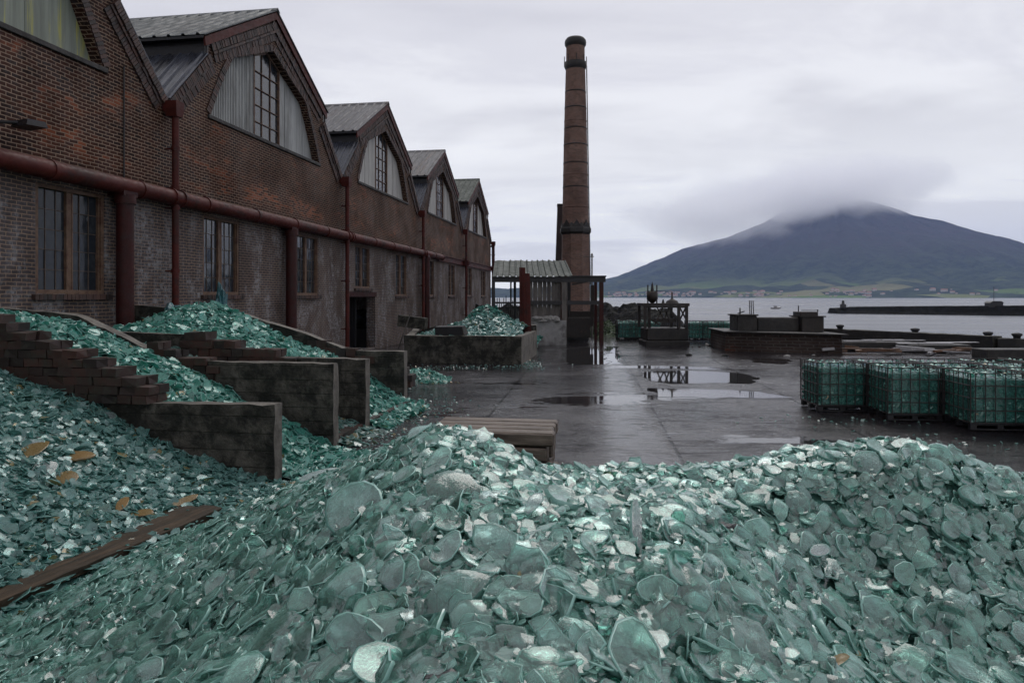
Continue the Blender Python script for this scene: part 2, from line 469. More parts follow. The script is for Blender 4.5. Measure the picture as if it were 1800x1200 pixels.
def m_yard():
    m, t = newmat('wet_yard')
    o = t.obj()
    # slab frame turned with the yard
    mp = t.n('ShaderNodeMapping', {'Vector': o, 'Rotation': (0, 0, R(6.4))}).outputs[0]
    x, y, z = t.sep(mp)
    br = t.n('ShaderNodeTexBrick', {'Vector': t.comb(y, t.math('ADD', x, 2.17), 0.0), 'Color1': (0, 0, 0, 1), 'Color2': (1, 1, 1, 1), 'Mortar': (.5, .5, .5, 1), 'Scale': 1.0,
                                    'Mortar Size': .032, 'Mortar Smooth': .2, 'Bias': 0, 'Brick Width': 7.3, 'Row Height': 3.65}, offset=0.35)
    slab = t.sep(br.outputs[0])[0]
    joint = br.outputs['Fac']
    a = t.noise(t.scalev(o, (.55, 1.0, 1)), .38, 6, .6, .4)
    b = t.noise(o, 3.2, 6, .68)
    c = t.noise(o, 30, 4, .7)
    st = t.noise(t.scalev(mp, (1.6, .16, 1)), 1.0, 6, .66, .4)
    pit = t.noise(t.scalev(o, (1, 1.6, 1)), 11, 6, .8, .6)
    wet = t.ramp(t.math('ADD', t.math('ADD', t.math('MULTIPLY', a, .75), t.math('MULTIPLY', slab, .05)), t.math('MULTIPLY', b, .25)), .44, .62)
    col = t.mix(wet, (.026, .023, .025, 1), (.010, .009, .011, 1))
    col = t.mix(t.ramp(b, .5, .72, 0, .8), col, (.012, .011, .012, 1))
    col = t.mix(t.ramp(st, .62, .8, 0, .4), col, (.05, .048, .048, 1))
    col = t.mix(t.ramp(c, .6, .8, 0, .35), col, (.09, .085, .08, 1))
    col = t.mix(t.ramp(pit, .60, .72, 0, .8), col, (.10, .095, .09, 1))
    col = t.mix(joint, col, (.008, .008, .009, 1))
    rough = t.ramp(wet, 0, 1, .22, .06)
    rough = t.math('ADD', rough, t.math('MULTIPLY', t.math('SUBTRACT', t.noise(t.scalev(o, (.9, 2.0, 1)), 1.3, 8, .75, .7), .5), .5), clamp=True)
    rough = t.math('MAXIMUM', rough, .05)
    pud = t.ramp(t.math('ADD', t.noise(t.scalev(o, (.38, 1.1, 1)), .42, 5, .6, .5), t.math('MULTIPLY', b, .16)), .655, .69)
    rough = t.math('MULTIPLY', rough, t.math('SUBTRACT', 1.0, t.math('MULTIPLY', pud, .9)))
    hh = t.math('ADD', t.math('ADD', t.math('MULTIPLY', b, .8), t.math('MULTIPLY', c, .18)), t.math('MULTIPLY', joint, -.8))
    # wet strip beside the middle joint, glossier to put in the pale sky reflection
    gn = t.noise(t.scalev(mp, (.9, 2.6, 1)), 1.2, 8, .78, .8)
    gx_ = t.math('ADD', x, t.math('MULTIPLY', t.math('SUBTRACT', gn, .5), 1.6))
    gut = t.math('MULTIPLY', t.ramp(gx_, .05, .45), t.ramp(gx_, 1.3, 1.5, 1.0, 0.0))
    gut = t.math('MULTIPLY', gut, t.ramp(gn, .33, .47))
    wet_sheen_m = gut
    hh = t.math('MULTIPLY', hh, t.math('SUBTRACT', 1.0, t.math('MULTIPLY', pud, .93)))
    hh = t.math('ADD', hh, t.math('MULTIPLY', t.ramp(pit, .42, .62), t.math('SUBTRACT', .3, t.math('MULTIPLY', pud, .29))))
    hh = t.math('MULTIPLY', hh, t.math('SUBTRACT', 1.0, t.math('MULTIPLY', wet_sheen_m, .6)))
    nb = t.bump(hh, .34, .02)
    dry = t.ramp(t.noise(t.scalev(o, (.6, 1.3, 1)), .9, 9, .76, .9), .44, .6)
    spc = t.math('MULTIPLY', t.math('SUBTRACT', 1.0, t.math('MULTIPLY', joint, .75)), t.math('SUBTRACT', .36, t.math('MULTIPLY', dry, .30)))
    spc = t.math('MAXIMUM', spc, t.math('MULTIPLY', pud, .45))
    rough = t.math('MULTIPLY', rough, t.math('SUBTRACT', 1.0, t.math('MULTIPLY', gut, .75)))
    spc = t.math('ADD', spc, t.math('MULTIPLY', gut, .45))
    p = t.principled(**{'Base Color': col, 'Roughness': rough, 'Normal': nb, 'Specular IOR Level': spc})
    t.out(p)
    return m
M['yard'] = m_yard()

def m_puddle():
    m, t = newmat('puddle_water')
    o = t.obj()
    p = t.principled(**{'Base Color': (.02, .019, .02, 1), 'Roughness': .03, 'Specular IOR Level': .6, 'Normal': t.bump(t.noise(o, 6, 3), .04, .01)})
    t.out(p)
    return m
M['puddle'] = m_puddle()

def m_sea():
    m, t = newmat('sea_water')
    o = t.obj()
    a = t.noise(t.scalev(o, (.12, .45, 1)), 1.0, 6, .65, .3)
    b = t.noise(t.scalev(o, (.006, .03, 1)), 1.0, 5, .6, .3)
    c = t.noise(t.scalev(o, (.5, 1.4, 1)), 1.0, 4, .6)
    hb = t.bump(t.math('ADD', a, t.math('MULTIPLY', c, .3)), .55, .9)
    p = t.principled(**{'Base Color': (.10, .11, .135, 1), 'Roughness': t.ramp(b, .35, .65, .22, .38), 'Specular IOR Level': .5, 'IOR': 1.33, 'Normal': hb})
    t.out(p)
    return m
M['sea'] = m_sea()

def m_mount():
    m, t = newmat('volcano_slopes')
    o = t.obj()
    x, y, z = t.sep(o)
    a = t.noise(o, .0035, 8, .65, .4)
    b = t.noise(o, .012, 7, .7, .5)
    f = t.n('ShaderNodeTexVoronoi', {'Vector': o, 'Scale': .0042, 'Randomness': 1.0})
    hi = t.ramp(t.math('ADD', z, t.math('MULTIPLY', a, 240)), 260, 600)
    col = t.mix(t.ramp(b, .35, .65), (.008, .020, .016, 1), (.050, .072, .042, 1))
    col = t.mix(t.math('MULTIPLY', hi, .85), col, t.mix(t.ramp(b, .4, .6), (.055, .042, .045, 1), (.035, .034, .036, 1)))
    fk = t.sep(f.outputs['Color'])[0]
    lowz = t.ramp(t.math('ADD', z, t.math('MULTIPLY', b, 120)), 60, 230, 1.0, 0.0)
    fld = t.math('MULTIPLY', t.ramp(t.math('ADD', fk, t.math('MULTIPLY', t.math('SUBTRACT', a, .5), 1.2)), .72, .80), lowz)
    col = t.mix(fld, col, t.mix(t.sep(f.outputs['Color'])[1], (.10, .17, .05, 1), (.20, .19, .10, 1)))
    # meadows on the right shoulder
    md = t.math('MULTIPLY', t.ramp(x, 350, 750), t.ramp(t.math('ADD', z, t.math('MULTIPLY', a, 140)), 190, 110, 0.0, 1.0))
    md = t.math('MULTIPLY', md, t.ramp(b, .42, .52))
    col = t.mix(t.math('MULTIPLY', md, .8), col, (.12, .21, .06, 1))
    nb = t.bump(t.math('ADD', b, a), .9, 30)
    p = t.principled(**{'Base Color': col, 'Roughness': .95, 'Specular IOR Level': .05, 'Normal': nb})
    t.out(p)
    return m
M['mount'] = m_mount()

# ------------------------------------------------------------------ ground, sea, mountain
def grid_obj(name, x0, x1, y0, y1, nx, ny, zf, mat, smooth=True, keep=None):
    xs = np.linspace(x0, x1, nx); ys = np.linspace(y0, y1, ny)
    v = [(x, y, zf(x, y)) for y in ys for x in xs]
    f = []
    for j in range(ny - 1):
        for i in range(nx - 1):
            a = j * nx + i
            if keep is None or any(keep(*v[k]) for k in (a, a + 1, a + nx, a + nx + 1)):
                f.append((a, a + 1, a + nx + 1, a + nx))
    b = MB(); b.add(v, f, 0, smooth)
    return b.build(name, mat)

SEA = -1.5
b = MB(); b.add([(-30000, -2000, SEA), (30000, -2000, SEA), (30000, 40000, SEA), (-30000, 40000, SEA)], [(0, 1, 2, 3)])
tag(b.build('sea', M['sea']), kind='structure')

# yard slab, its seaward outline follows the quay
yo = [(-60, -30), (60, -30), (60, 19), (34, 29), (25.5, 34.5), (20, 43), (14, 50), (9, 60), (9, 90), (-60, 90)]
b = MB()
nv = len(yo)
b.add([(x, y, 0) for x, y in yo] + [(x, y, -3) for x, y in yo], [tuple(range(nv))] + [(i, i + nv, (i + 1) % nv + nv, (i + 1) % nv) for i in range(nv)])
tag(b.build('yard', M['yard']), kind='structure')

# volcano
MC = (2900, 6200)
rad = [0, 120, 260, 420, 500, 700, 1000, 1300, 1500, 2175, 2700, 3100, 3500, 3700]
hei = [940, 900, 840, 775, 742, 652, 552, 468, 415, 175, 85, 40, 6, -20]
def mz(x, y):
    r = math.hypot(x - MC[0], y - MC[1])
    an = math.atan2(y - MC[1], x - MC[0])
    r0 = r
    ca = math.cos(an)
    r = r * (1.0 + (ca * (-.10 + .00016 * r) if ca > 0 else -.12 * ca) * min(1, r / 300))
    h = float(np.interp(r, rad, hei))
    g = mnoise.fractal(Vector((math.cos(an) * 15, math.sin(an) * 15, r * .0005)), 1.0, 2.1, 4)
    f = mnoise.fractal(Vector((x * .0022, y * .0022, 0)), 1.0, 2.0, 6)
    env = min(1, r / 500) * max(0, min(1, (3600 - r) / 1500))
    return h + g * 46 * env + f * 30 * env + SEA
b = MB()
nr, na = 130, 300
v = []
for i in range(nr + 1):
    r = 3700 * (i / nr) ** .9
    for k in range(na):
        a_ = 2 * math.pi * k / na
        x, y = MC[0] + r * math.cos(a_), MC[1] + r * math.sin(a_)
        v.append((x - MC[0], y - MC[1], mz(x, y)))
f = [(i * na + k, (i + 1) * na + k, (i + 1) * na + (k + 1) % na, i * na + (k + 1) % na) for i in range(nr) for k in range(na)]
b.add(v, f, 0, True)
tag(b.build('mountain', M['mount'], loc=(MC[0], MC[1], 0)), kind='structure')
# low headland that carries the mountain's foot on to the left, behind the factory
def hz(x, y):
    e = max(0, 1 - abs((y - 5200) / 1100) ** 2) * max(0, min(1, (x + 4200) / 900))
    return SEA - 4 + e * (64 + 40 * mnoise.fractal(Vector((x * .0016, y * .0016, 3)), 1, 2, 5))
h_ = grid_obj('hills', -4300, 700, 4000, 6400, 90, 40, hz, M['mount'])
tag(h_, kind='structure')

# village along the far shore
vm = m_plain('village_wall', (.55, .52, .48), .8, 0, .2, .1, .0)
vr = m_plain('village_roof', (.28, .15, .11), .8, 0, .2, .1, .0)
b = MB()
b.box(-5, -4, 0, 5, 4, 5)
b.add([(-5.4, -4.4, 5), (5.4, -4.4, 5), (5.4, 4.4, 5), (-5.4, 4.4, 5), (-5.4, 0, 8), (5.4, 0, 8)], [(0, 1, 5, 4), (2, 3, 4, 5), (0, 4, 3), (1, 2, 5), (3, 2, 1, 0)], 1)
house0 = b.build('house', [vm, vr])
def vill(px, up, depth):
    an = None
    x = (px - 900) / 1200
    # walk along the ray until the ground rises out of the sea
    Y = 2200
    while Y < 5200:
        z = max(mz(x * Y, Y), hz(x * Y, Y) if x * Y < 700 else -99)
        if z > SEA + 4 + up: return (x * Y, Y, z - 1)
        Y += 15
    return None
first = True
vr_ = random.Random(3)
for k in range(150):
    if k < 70: px = vr_.uniform(1068, 1235)
    elif k < 120: px = vr_.gauss(1330, 30) if k % 2 else vr_.uniform(1440, 1560)
    else: px = vr_.uniform(1240, 1790)
    p = vill(px, vr_.uniform(0, 26) if px < 1240 else vr_.uniform(0, 34), 0)
    if not p: continue
    h = house0 if first else house0.copy()
    if not first: COL.objects.link(h)
    first = False
    h.location = p
    s_ = vr_.uniform(.7, 1.7)
    h.scale = (s_ * vr_.uniform(.8, 1.6), s_, s_ * vr_.uniform(.7, 1.2))
    h.rotation_euler[2] = vr_.uniform(-.8, .8)
    tag(h, 'tiny pale house in the village along the far shore below the volcano', 'house', 'village houses on the far shore')

# ------------------------------------------------------------------ factory
fac = empty('factory_building', (P0[0], P0[1], 0), FRZ)
tag(fac, 'long dark brick glassworks with a row of mansard gables and red pipes', 'factory')
L = 11.75
V0 = 18.7
valleys = [V0 + L * k for k in range(-2, 5)]       # -4.8 ... 65.7
ZV, ZK, ZP = 7.95, 10.40, 12.62
ZL = 9.85               # top of the lower slope, where the short upright begins
KO = 1.85
def gable_z(u):          # u = distance from bay centre, roofline of the wall
    u = abs(u)
    h = L / 2
    if u > h - KO: return ZV + (h - u) / KO * (ZL - ZV)
    return ZK + (h - KO - u) / (h - KO) * (ZP - ZK)
def panel_z(u):
    u = abs(u)
    pts = [(0, 11.27), (2.5, 10.18), (2.98, 9.45), (3.38, 8.72), (3.72, 8.05)]
    return float(np.interp(u, [p[0] for p in pts], [p[1] for p in pts]))
CO = -.12                # panel centre offset
def cfill(outline, holes, th, name, mat, parent):
    cu = bpy.data.curves.new(name, 'CURVE')
    cu.dimensions = '2D'; cu.fill_mode = 'BOTH'; cu.extrude = th / 2
    for lp in [outline] + holes:
        sp = cu.splines.new('POLY')
        sp.points.add(len(lp) - 1)
        for i, p in enumerate(lp): sp.points[i].co = (p[0], p[1], 0, 1)
        sp.use_cyclic_u = True
    co = bpy.data.objects.new(name + '_c', cu)
    COL.objects.link(co)
    bpy.context.view_layer.update()
    me = bpy.data.meshes.new_from_object(co.evaluated_get(bpy.context.evaluated_depsgraph_get()))
    me.name = name
    for v_ in me.vertices:
        x, y, z = v_.co
        v_.co = (x, th / 2 - z, y)
    bpy.data.objects.remove(co)
    me.materials.clear(); me.materials.append(mat)
    for p in me.polygons: p.use_smooth = False
    o = bpy.data.objects.new(name, me)
    COL.objects.link(o); o.parent = parent
    return o
outl = [(valleys[0], -.3)]
outl.append((valleys[-1], -.3))
for k in range(len(valleys) - 2, -1, -1):
    a_, c_ = valleys[k], valleys[k] + L / 2
    outl += [(a_ + L, ZV), (a_ + L - KO, ZL), (a_ + L - KO - .01, ZK), (c_, ZP), (a_ + KO + .01, ZK), (a_ + KO, ZL)]
outl.append((valleys[0], ZV))
holes = []
win_s = [14.54 + 5.83 * k for k in range(-3, 9)]
WW, WZ0, WZ1 = 1.95, 2.67, 5.02
DOOR = (31.2, 34.7, 2.62)
for ws in win_s:
    z0 = 3.02 if abs(ws - 32.03) < .1 else WZ0
    holes.append([(ws, z0), (ws + WW, z0), (ws + WW, WZ1), (ws, WZ1)])
holes.append([(DOOR[0], -.2), (DOOR[1], -.2), (DOOR[1], DOOR[2]), (DOOR[0], DOOR[2])])
hexs = [-3.72, -3.38, -2.98, -2.5, 0, 2.5, 2.98, 3.38, 3.72]
for k in range(6):
    c_ = valleys[k] + L / 2 + CO
    holes.append([(c_ + u, panel_z(u)) for u in hexs])
cfill(outl, holes, .45, 'wall', M['brick'], fac)
b = MB()
b.box(valleys[0], 24, -.3, valleys[-1], 24.4, ZV - .15)
b.box(valleys[0] - .0, .46, -.3, valleys[0] + .4, 23.99, ZV - .1)
b.box(valleys[-1] - .4, .46, -.3, valleys[-1], 23.99, ZV - .1)
b.build('rear_wall', M['brick'], fac)

# roofs
def corr(b, p0, p1, y0, y1, pitch, h, th=.03, mi=0, prof=((0, 0), (.30, 0), (.38, 1), (.52, 1), (.60, 0))):
    dx, dz = p1[0] - p0[0], p1[1] - p0[1]
    Ln = math.hypot(dx, dz)
    nx_, nz_ = -dz / Ln, dx / Ln
    if nz_ < 0: nx_, nz_ = -nx_, -nz_
    ys = []
    y = y0
    while y < y1:
        for fr, hh in prof:
            if y + fr * pitch <= y1: ys.append((y + fr * pitch, hh * h))
        y += pitch
    vs = []
    for (yy, hh) in ys:
        for (px_, pz_) in (p0, p1):
            vs.append((px_ + nx_ * hh, yy, pz_ + nz_ * hh))
    m_ = len(ys)
    top = len(vs)
    for (yy, hh) in ys:
        for (px_, pz_) in (p0, p1):
            vs.append((px_ + nx_ * (hh - th), yy, pz_ + nz_ * (hh - th)))
    fs = []
    for i in range(m_ - 1):
        a = 2 * i
        fs.append((a, a + 1, a + 3, a + 2))
        fs.append((top + a, top + a + 2, top + a + 3, top + a + 1))
        fs.append((a, a + 2, top + a + 2, top + a))
        fs.append((a + 1, top + a + 1, top + a + 3, a + 3))
    fs.append((0, top, top + 1, 1))
    e = 2 * (m_ - 1)
    fs.append((e, e + 1, top + e + 1, top + e))
    b.add(vs, fs, mi)
for k in range(6):
    v0, v1 = valleys[k], valleys[k + 1]
    c_ = (v0 + v1) / 2
    mt = M['roof_green'] if k == 5 else M['roof_slate'] if k == 2 else M['roof']
    b = MB()
    ov = .13
    for sg in (-1, 1):
        corr(b, (c_ + sg * (L / 2 - KO + .30), ZK - .10), (c_ + sg * .02, ZP + .16), -ov, 24.4, .47, .05)
    b.prism([(c_ - .16, ZP + .10), (c_, ZP + .19), (c_ + .16, ZP + .10), (c_, ZP + .24)], -ov - .02, 24.4)
    ro = b.build('roof', mt, fac)
    if k == 5: ro['label'] = 'greenish sheet roof of the farthest gable'
    for sg in (-1, 1):
        b = MB()
        e = c_ + sg * (L / 2 - KO + .02)
        # dark clerestory band below the upper eave
        b.box(min(e, e + sg * .05), .02, ZL - .02, max(e, e + sg * .05), 24, ZK - .04)
        b.box(min(e + sg * .052, e + sg * .26), -.06, ZK - .20, max(e + sg * .052, e + sg * .26), 24, ZK - .125)
        b.build('clerestory_band', M['black'], ro)
        b = MB()
        corr(b, (c_ + sg * (L / 2 - .05), ZV + .05), (c_ + sg * (L / 2 - KO + .07), ZL - .02), -.09, 24.4, .36, .045)
        b.build('lower_roof', M['roof_dark'], ro)
    # barge boards and verge trim
    b = MB()
    for sg in (-1, 1):
        e0 = (c_ + sg * (L / 2 - KO + .22), ZK - .14)
        e1 = (c_, ZP + .09)
        d_ = .26
        pts = [e0, e1, (c_, ZP + .09 - d_), (e0[0] - sg * .05, e0[1] - d_)]
        if sg > 0: pts = pts[::-1]
        b.prism(pts, -.10, -.035)
    b.build('barge_board', M['red_paint'], fac)
    for sg in (-1, 1):
        b = MB()
        b.bar((c_ + sg * (L / 2 - KO + .055), -.05, ZL - .05), (c_ + sg * (L / 2 - KO + .055), -.05, ZK - .14), .07, .05)
        b.build('corner_trim', M['cage'], fac)
    # corbelled brick courses following the gable, and the course round the panel
    b = MB()
    br_ = random.Random(k)
    def course(p, q, wdt, ln, prot, off=0.0, sgn=1):
        p, q = Vector((p[0], 0, p[1])), Vector((q[0], 0, q[1]))
        d = (q - p); n_ = max(1, int(d.length / wdt)); d /= n_
        dn = d.normalized()
        inn = Vector((-dn.z, 0, dn.x)) * sgn
        if inn.z > 0: inn = -inn
        for i in range(n_):
            a = p + d * i + dn * .006 + inn * off
            bb = p + d * (i + 1) - dn * .006 + inn * off
            pr = prot + br_.uniform(-.012, .012)
            c = [a, bb, bb + inn * ln, a + inn * ln]
            vs = [(x.x, -pr, x.z) for x in c] + [(x.x, .0, x.z) for x in c]
            b.add(vs, [(0, 1, 2, 3), (7, 6, 5, 4), (0, 4, 5, 1), (1, 5, 6, 2), (2, 6, 7, 3), (3, 7, 4, 0)])
    for sg in (-1, 1):
        A = (c_ + sg * (L / 2 - .04), ZV - .02); B = (c_ + sg * (L / 2 - KO - .02), ZL - .02); B2 = (c_ + sg * (L / 2 - KO - .05), ZK - .02); C = (c_, ZP - .02)
        hx = [(c_ + CO + sg * u, panel_z(u)) for u in hexs if u >= 0]
        for q_ in range(len(hx) - 1):
            h0, h1 = hx[q_], hx[q_ + 1]
            dn_ = Vector((h1[0] - h0[0], h1[1] - h0[1])).normalized(); on_ = Vector((-dn_.y, dn_.x)) * (1 if sg < 0 else 1)
            if on_.y < 0: on_ = -on_
            course((h0[0] + on_.x * .24, h0[1] + on_.y * .24), (h1[0] + on_.x * .24, h1[1] + on_.y * .24), .085, .22, .035)
        course(A, B, .085, .22, .11)
        course(A, B, .24, .075, .07, .25)
        course(A, B, .085, .22, .05, .34)
        course(B2, C, .085, .22, .05, .22)
        course(B2, C, .24, .075, .07, .46)
        course(B2, C, .085, .22, .03, .56)
    b.build('brick_corbelling', M['corbel'], fac)
    # panel in the gable opening
    pc = c_ + CO
    def rl(u): return panel_z(u)
    tin = k in (1, 2)
    for side in (-1, 1):
        b = MB()
        edges_ = np.linspace(.88, 3.70, 7 if side < 0 else 4 if k % 2 else 7)
        for i in range(len(edges_) - 1):
            u0, u1 = edges_[i] + .006, edges_[i + 1] - .006
            us = [u0] + [u for u in (2.5, 2.98, 3.38) if u0 < u < u1] + [u1]
            top = [(pc + side * u, rl(u) - .01) for u in us]
            pts = [(pc + side * u1, 8.06), (pc + side * u0, 8.06)] + top
            if side > 0: pts = pts[::-1]
            y_ = .24 + random.uniform(-.012, .012)
            b.prism(pts, y_, y_ + .05)
            if tin and side < 0:
                nrb = 5
                for q in range(nrb):
                    uu = u0 + (u1 - u0) * (q + .5) / nrb
                    b.prism([(pc + side * uu - .025, 8.06), (pc + side * uu + .025, 8.06), (pc + side * uu + .025, rl(uu + .03) - .03), (pc + side * uu - .025, rl(uu + .03) - .03)][::-1], y_ - .02, y_ - .0005)
        b.build('gable_panel', M['panel_yellow'] if k == 1 else M['panel_tin'] if tin else M['panel'], fac)
    b = MB()
    fy = .19
    for u in (-.86, .86):
        b.prism([(pc + u - .028, 8.06), (pc + u + .028, 8.06), (pc + u + .028, rl(abs(u) + .04)), (pc + u - .028, rl(abs(u) + .04))], fy, .30)
    for u in (-.29, .29):
        b.prism([(pc + u - .011, 8.06), (pc + u + .011, 8.06), (pc + u + .011, rl(abs(u) + .02)), (pc + u - .011, rl(abs(u) + .02))], fy + .04, .262)
    for q in range(1, 5):
        z = 8.06 + q * .58
        b.box(pc - .84, fy + .03, z - .013, pc + .84, .258, z + .013)
    b.box(pc - .84, fy, 8.062, pc + .84, .30, 8.13)
    for sg in (-1, 1):
        b.prism([(pc, 11.26), (pc + sg * .84, rl(.84) - .005), (pc + sg * .84, rl(.84) - .075), (pc, 11.18)][::sg], fy + .01, .29)
    gf = b.build('gable_window', M['frame'], fac)
    b = MB()
    b.prism([(pc - .83, 8.08), (pc + .83, 8.08), (pc + .83, rl(.83) - .02), (pc, 11.2), (pc - .83, rl(.83) - .02)], .265, .285)
    b.build('window_glass', M['win'], gf)
    b = MB()
    b.rbox(pc - 3.85, -.06, 7.93, pc + 3.85, .2, 8.055, .015)
    b.build('panel_sill', M['concrete_dark'], fac)

# lower windows
def make_window(z0, z1, ncol, glass=None):
    fr = MB()
    w_ = WW
    fr.box(.0, .02, z0, .09, .2, z1); fr.box(w_ - .09, .02, z0, w_, .2, z1)
    fr.box(.09, .022, z1 - .08, w_ - .09, .2, z1); fr.box(.09, .022, z0, w_ - .09, .2, z0 + .09)
    fr.box(w_ / 2 - .055, .07, z0 + .09, w_ / 2 + .055, .198, z1 - .08)
    for x0, x1 in ((.09, w_ / 2 - .055), (w_ / 2 + .055, w_ - .09)):
        fr.box(x0, .06, z0 + .09, x0 + .035, .18, z1 - .08); fr.box(x1 - .035, .06, z0 + .09, x1, .18, z1 - .08)
        for i in range(1, ncol):
            xx = x0 + (x1 - x0) * i / ncol
            fr.box(xx - .009, .112, z0 + .09, xx + .009, .136, z1 - .08, 1)
        for i in range(1, 5):
            zz = z0 + .09 + (z1 - z0 - .17) * i / 5
            fr.box(x0 + .035, .114, zz - .009, x1 - .035, .134, zz + .009, 1)
    g = MB()
    cols = [(.09, w_ / 2), (w_ / 2, w_ - .09)]
    for x0, x1 in cols:
        for i in range(ncol):
            for j in range(5):
                xa, xb = x0 + (x1 - x0) * i / ncol, x0 + (x1 - x0) * (i + 1) / ncol
                za = z0 + .05 + (z1 - z0 - .1) * j / 5; zb = z0 + .05 + (z1 - z0 - .1) * (j + 1) / 5
                tl = random.uniform(-.006, .006); tm = random.uniform(-.006, .006)
                g.add([(xa, .13 + tl, za), (xb, .13 - tl + tm, za), (xb, .13 + tm - tl, zb), (xa, .13 + tl, zb)], [(0, 1, 2, 3)])
    sl = MB()
    x = -.1
    while x < w_ + .1:
        sl.box(x + .004, -.10 + random.uniform(-.01, .01), z0 - .13, x + .10, .02, z0 - .012, 0, .003)
        x += .105
    return fr, g, sl
protoA = None
for i, ws in enumerate(win_s):
    special = abs(ws - 32.03) < .1
    if special or protoA is None or i == 4:
        gm_ = M['win_low_reflect'] if i < 4 else M['win']
        fr, g, sl = make_window(3.02 if special else WZ0, WZ1, 2 if abs(ws - 14.54) < .1 else 3)
        o = fr.build('window', [M['frame'], M['frame_dark']], fac)
        g.build('window_glass', gm_, o)
        sl.build('sill', M['corbel'], o)
        if not special: protoA = o
    else:
        o = copy_tree(protoA, fac)
    o.location = (ws, 0, 0)

# doorway leaf
b = MB()
for i in range(7):
    b.box(33.4, .50 + i * .19, 0, 33.46, .50 + i * .19 + .18, 2.58, 0, .004)
b.build('door', M['black'], fac)
b = MB()
b.box(DOOR[0] - .15, -.03, DOOR[2] - .0, DOOR[1] + .15, .0, DOOR[2] + .22)
b.build('door_lintel', M['dark_red'], fac)
b = MB()
b.box(valleys[0] + .4, .46, -.28, valleys[-1] - .4, 24, .01)
b.build('floor_slab', M['concrete_dark'], fac)

# pipes
PZ, PN, PR = 5.27, .30, .205
b = MB()
ss = 1.0
while ss < 46.5:
    e = min(ss + 2.72, 46.5)
    sag = random.uniform(-.012, .012)
    b.tube((ss, -PN, PZ + sag), (e, -PN, PZ + random.uniform(-.012, .012)), PR, n=20)
    b.tube((e - .06, -PN, PZ), (e + .05, -PN, PZ), PR + .022, n=20)
    ss = e
hp = b.build('gutter_pipe', M['red_paint'], fac)
hp['label'] = 'thick red pipe running along the wall above the windows'
b = MB()
b.box(46.6, -.12, 5.05, 65.6, .0, 5.45); b.box(46.6, -.22, 5.41, 65.6, -.0, 5.47)
b.build('lintel_beam', M['red_paint'], fac)
for vs_ in valleys[1:]:
    b = MB()
    b.tube((vs_, -.30, -.2), (vs_, -.30, 7.62), .092, n=14)
    for z in (1.2, 3.3, PZ - .27, PZ + .27, 6.6):
        b.tube((vs_, -.30, z - .05), (vs_, -.30, z + .05), .115, n=14)
        b.box(vs_ - .02, -.22, z - .02, vs_ + .02, 0, z + .02)
    for sg in (-1, 1):
        b.tube((vs_ + sg * .16, -PN, PZ), (vs_ + sg * .22, -PN, PZ), PR + .035, n=18)
    dp = b.build('downpipe', M['red_paint'], fac)
    b = MB()
    b.hexa([(vs_ - .13, -.42, 7.45), (vs_ + .13, -.42, 7.45), (vs_ + .13, -.12, 7.45), (vs_ - .13, -.12, 7.45),
            (vs_ - .17, -.44, 7.66), (vs_ + .17, -.44, 7.66), (vs_ + .17, -.01, 7.66), (vs_ - .17, -.01, 7.66)])
    b.box(vs_ - .17, -.44, 7.662, vs_ + .17, -.01, 7.86)
    b.build('hopper', M['red_paint'], dp)
for cs_, r_ in ((8.2, .2), (16.8, .2), (25.27, .2), (42.9, .2)):
    b = MB()
    b.tube((cs_, -.30, -.2), (cs_, -.30, PZ - .2), r_, n=18)
    b.tube((cs_, -.30, PZ - .42), (cs_, -.30, PZ - .2), r_ + .04, n=18)
    b.box(cs_ - .24, -.46, PZ - .24, cs_ + .24, -.02, PZ + .02)
    b.build('column', M['dark_red'], fac)
# stub bracket with lamp arm above the pipe at the left
b = MB()
b.tube((13.2, -.15, 5.95), (13.55, -.75, 5.98), .035, n=8)
b.hexa([(13.35, -.95, 5.9), (13.7, -1.1, 5.9), (13.85, -.55, 5.9), (13.5, -.45, 5.9), (13.4, -.93, 6.02), (13.68, -1.05, 6.02), (13.8, -.58, 6.02), (13.5, -.5, 6.02)])
b.tube((13.2, -.0, 5.95), (13.2, -.15, 5.95), .07, n=8)
b.build('lamp_bracket', M['black'], fac)
b = MB()
b.tube((17.1, -.03, 5.5), (17.1, -.03, 8.3), .02, n=6)
b.build('conduit', M['cage'], fac)
# end of the factory: thin vent posts
b = MB()
b.tube((65.9, -.15, 0), (65.9, -.15, 7.4), .09, n=8)
b.box(65.7, -.32, 7.35, 66.1, 0.02, 7.5)
b.build('end_post', M['dark_red'], fac)

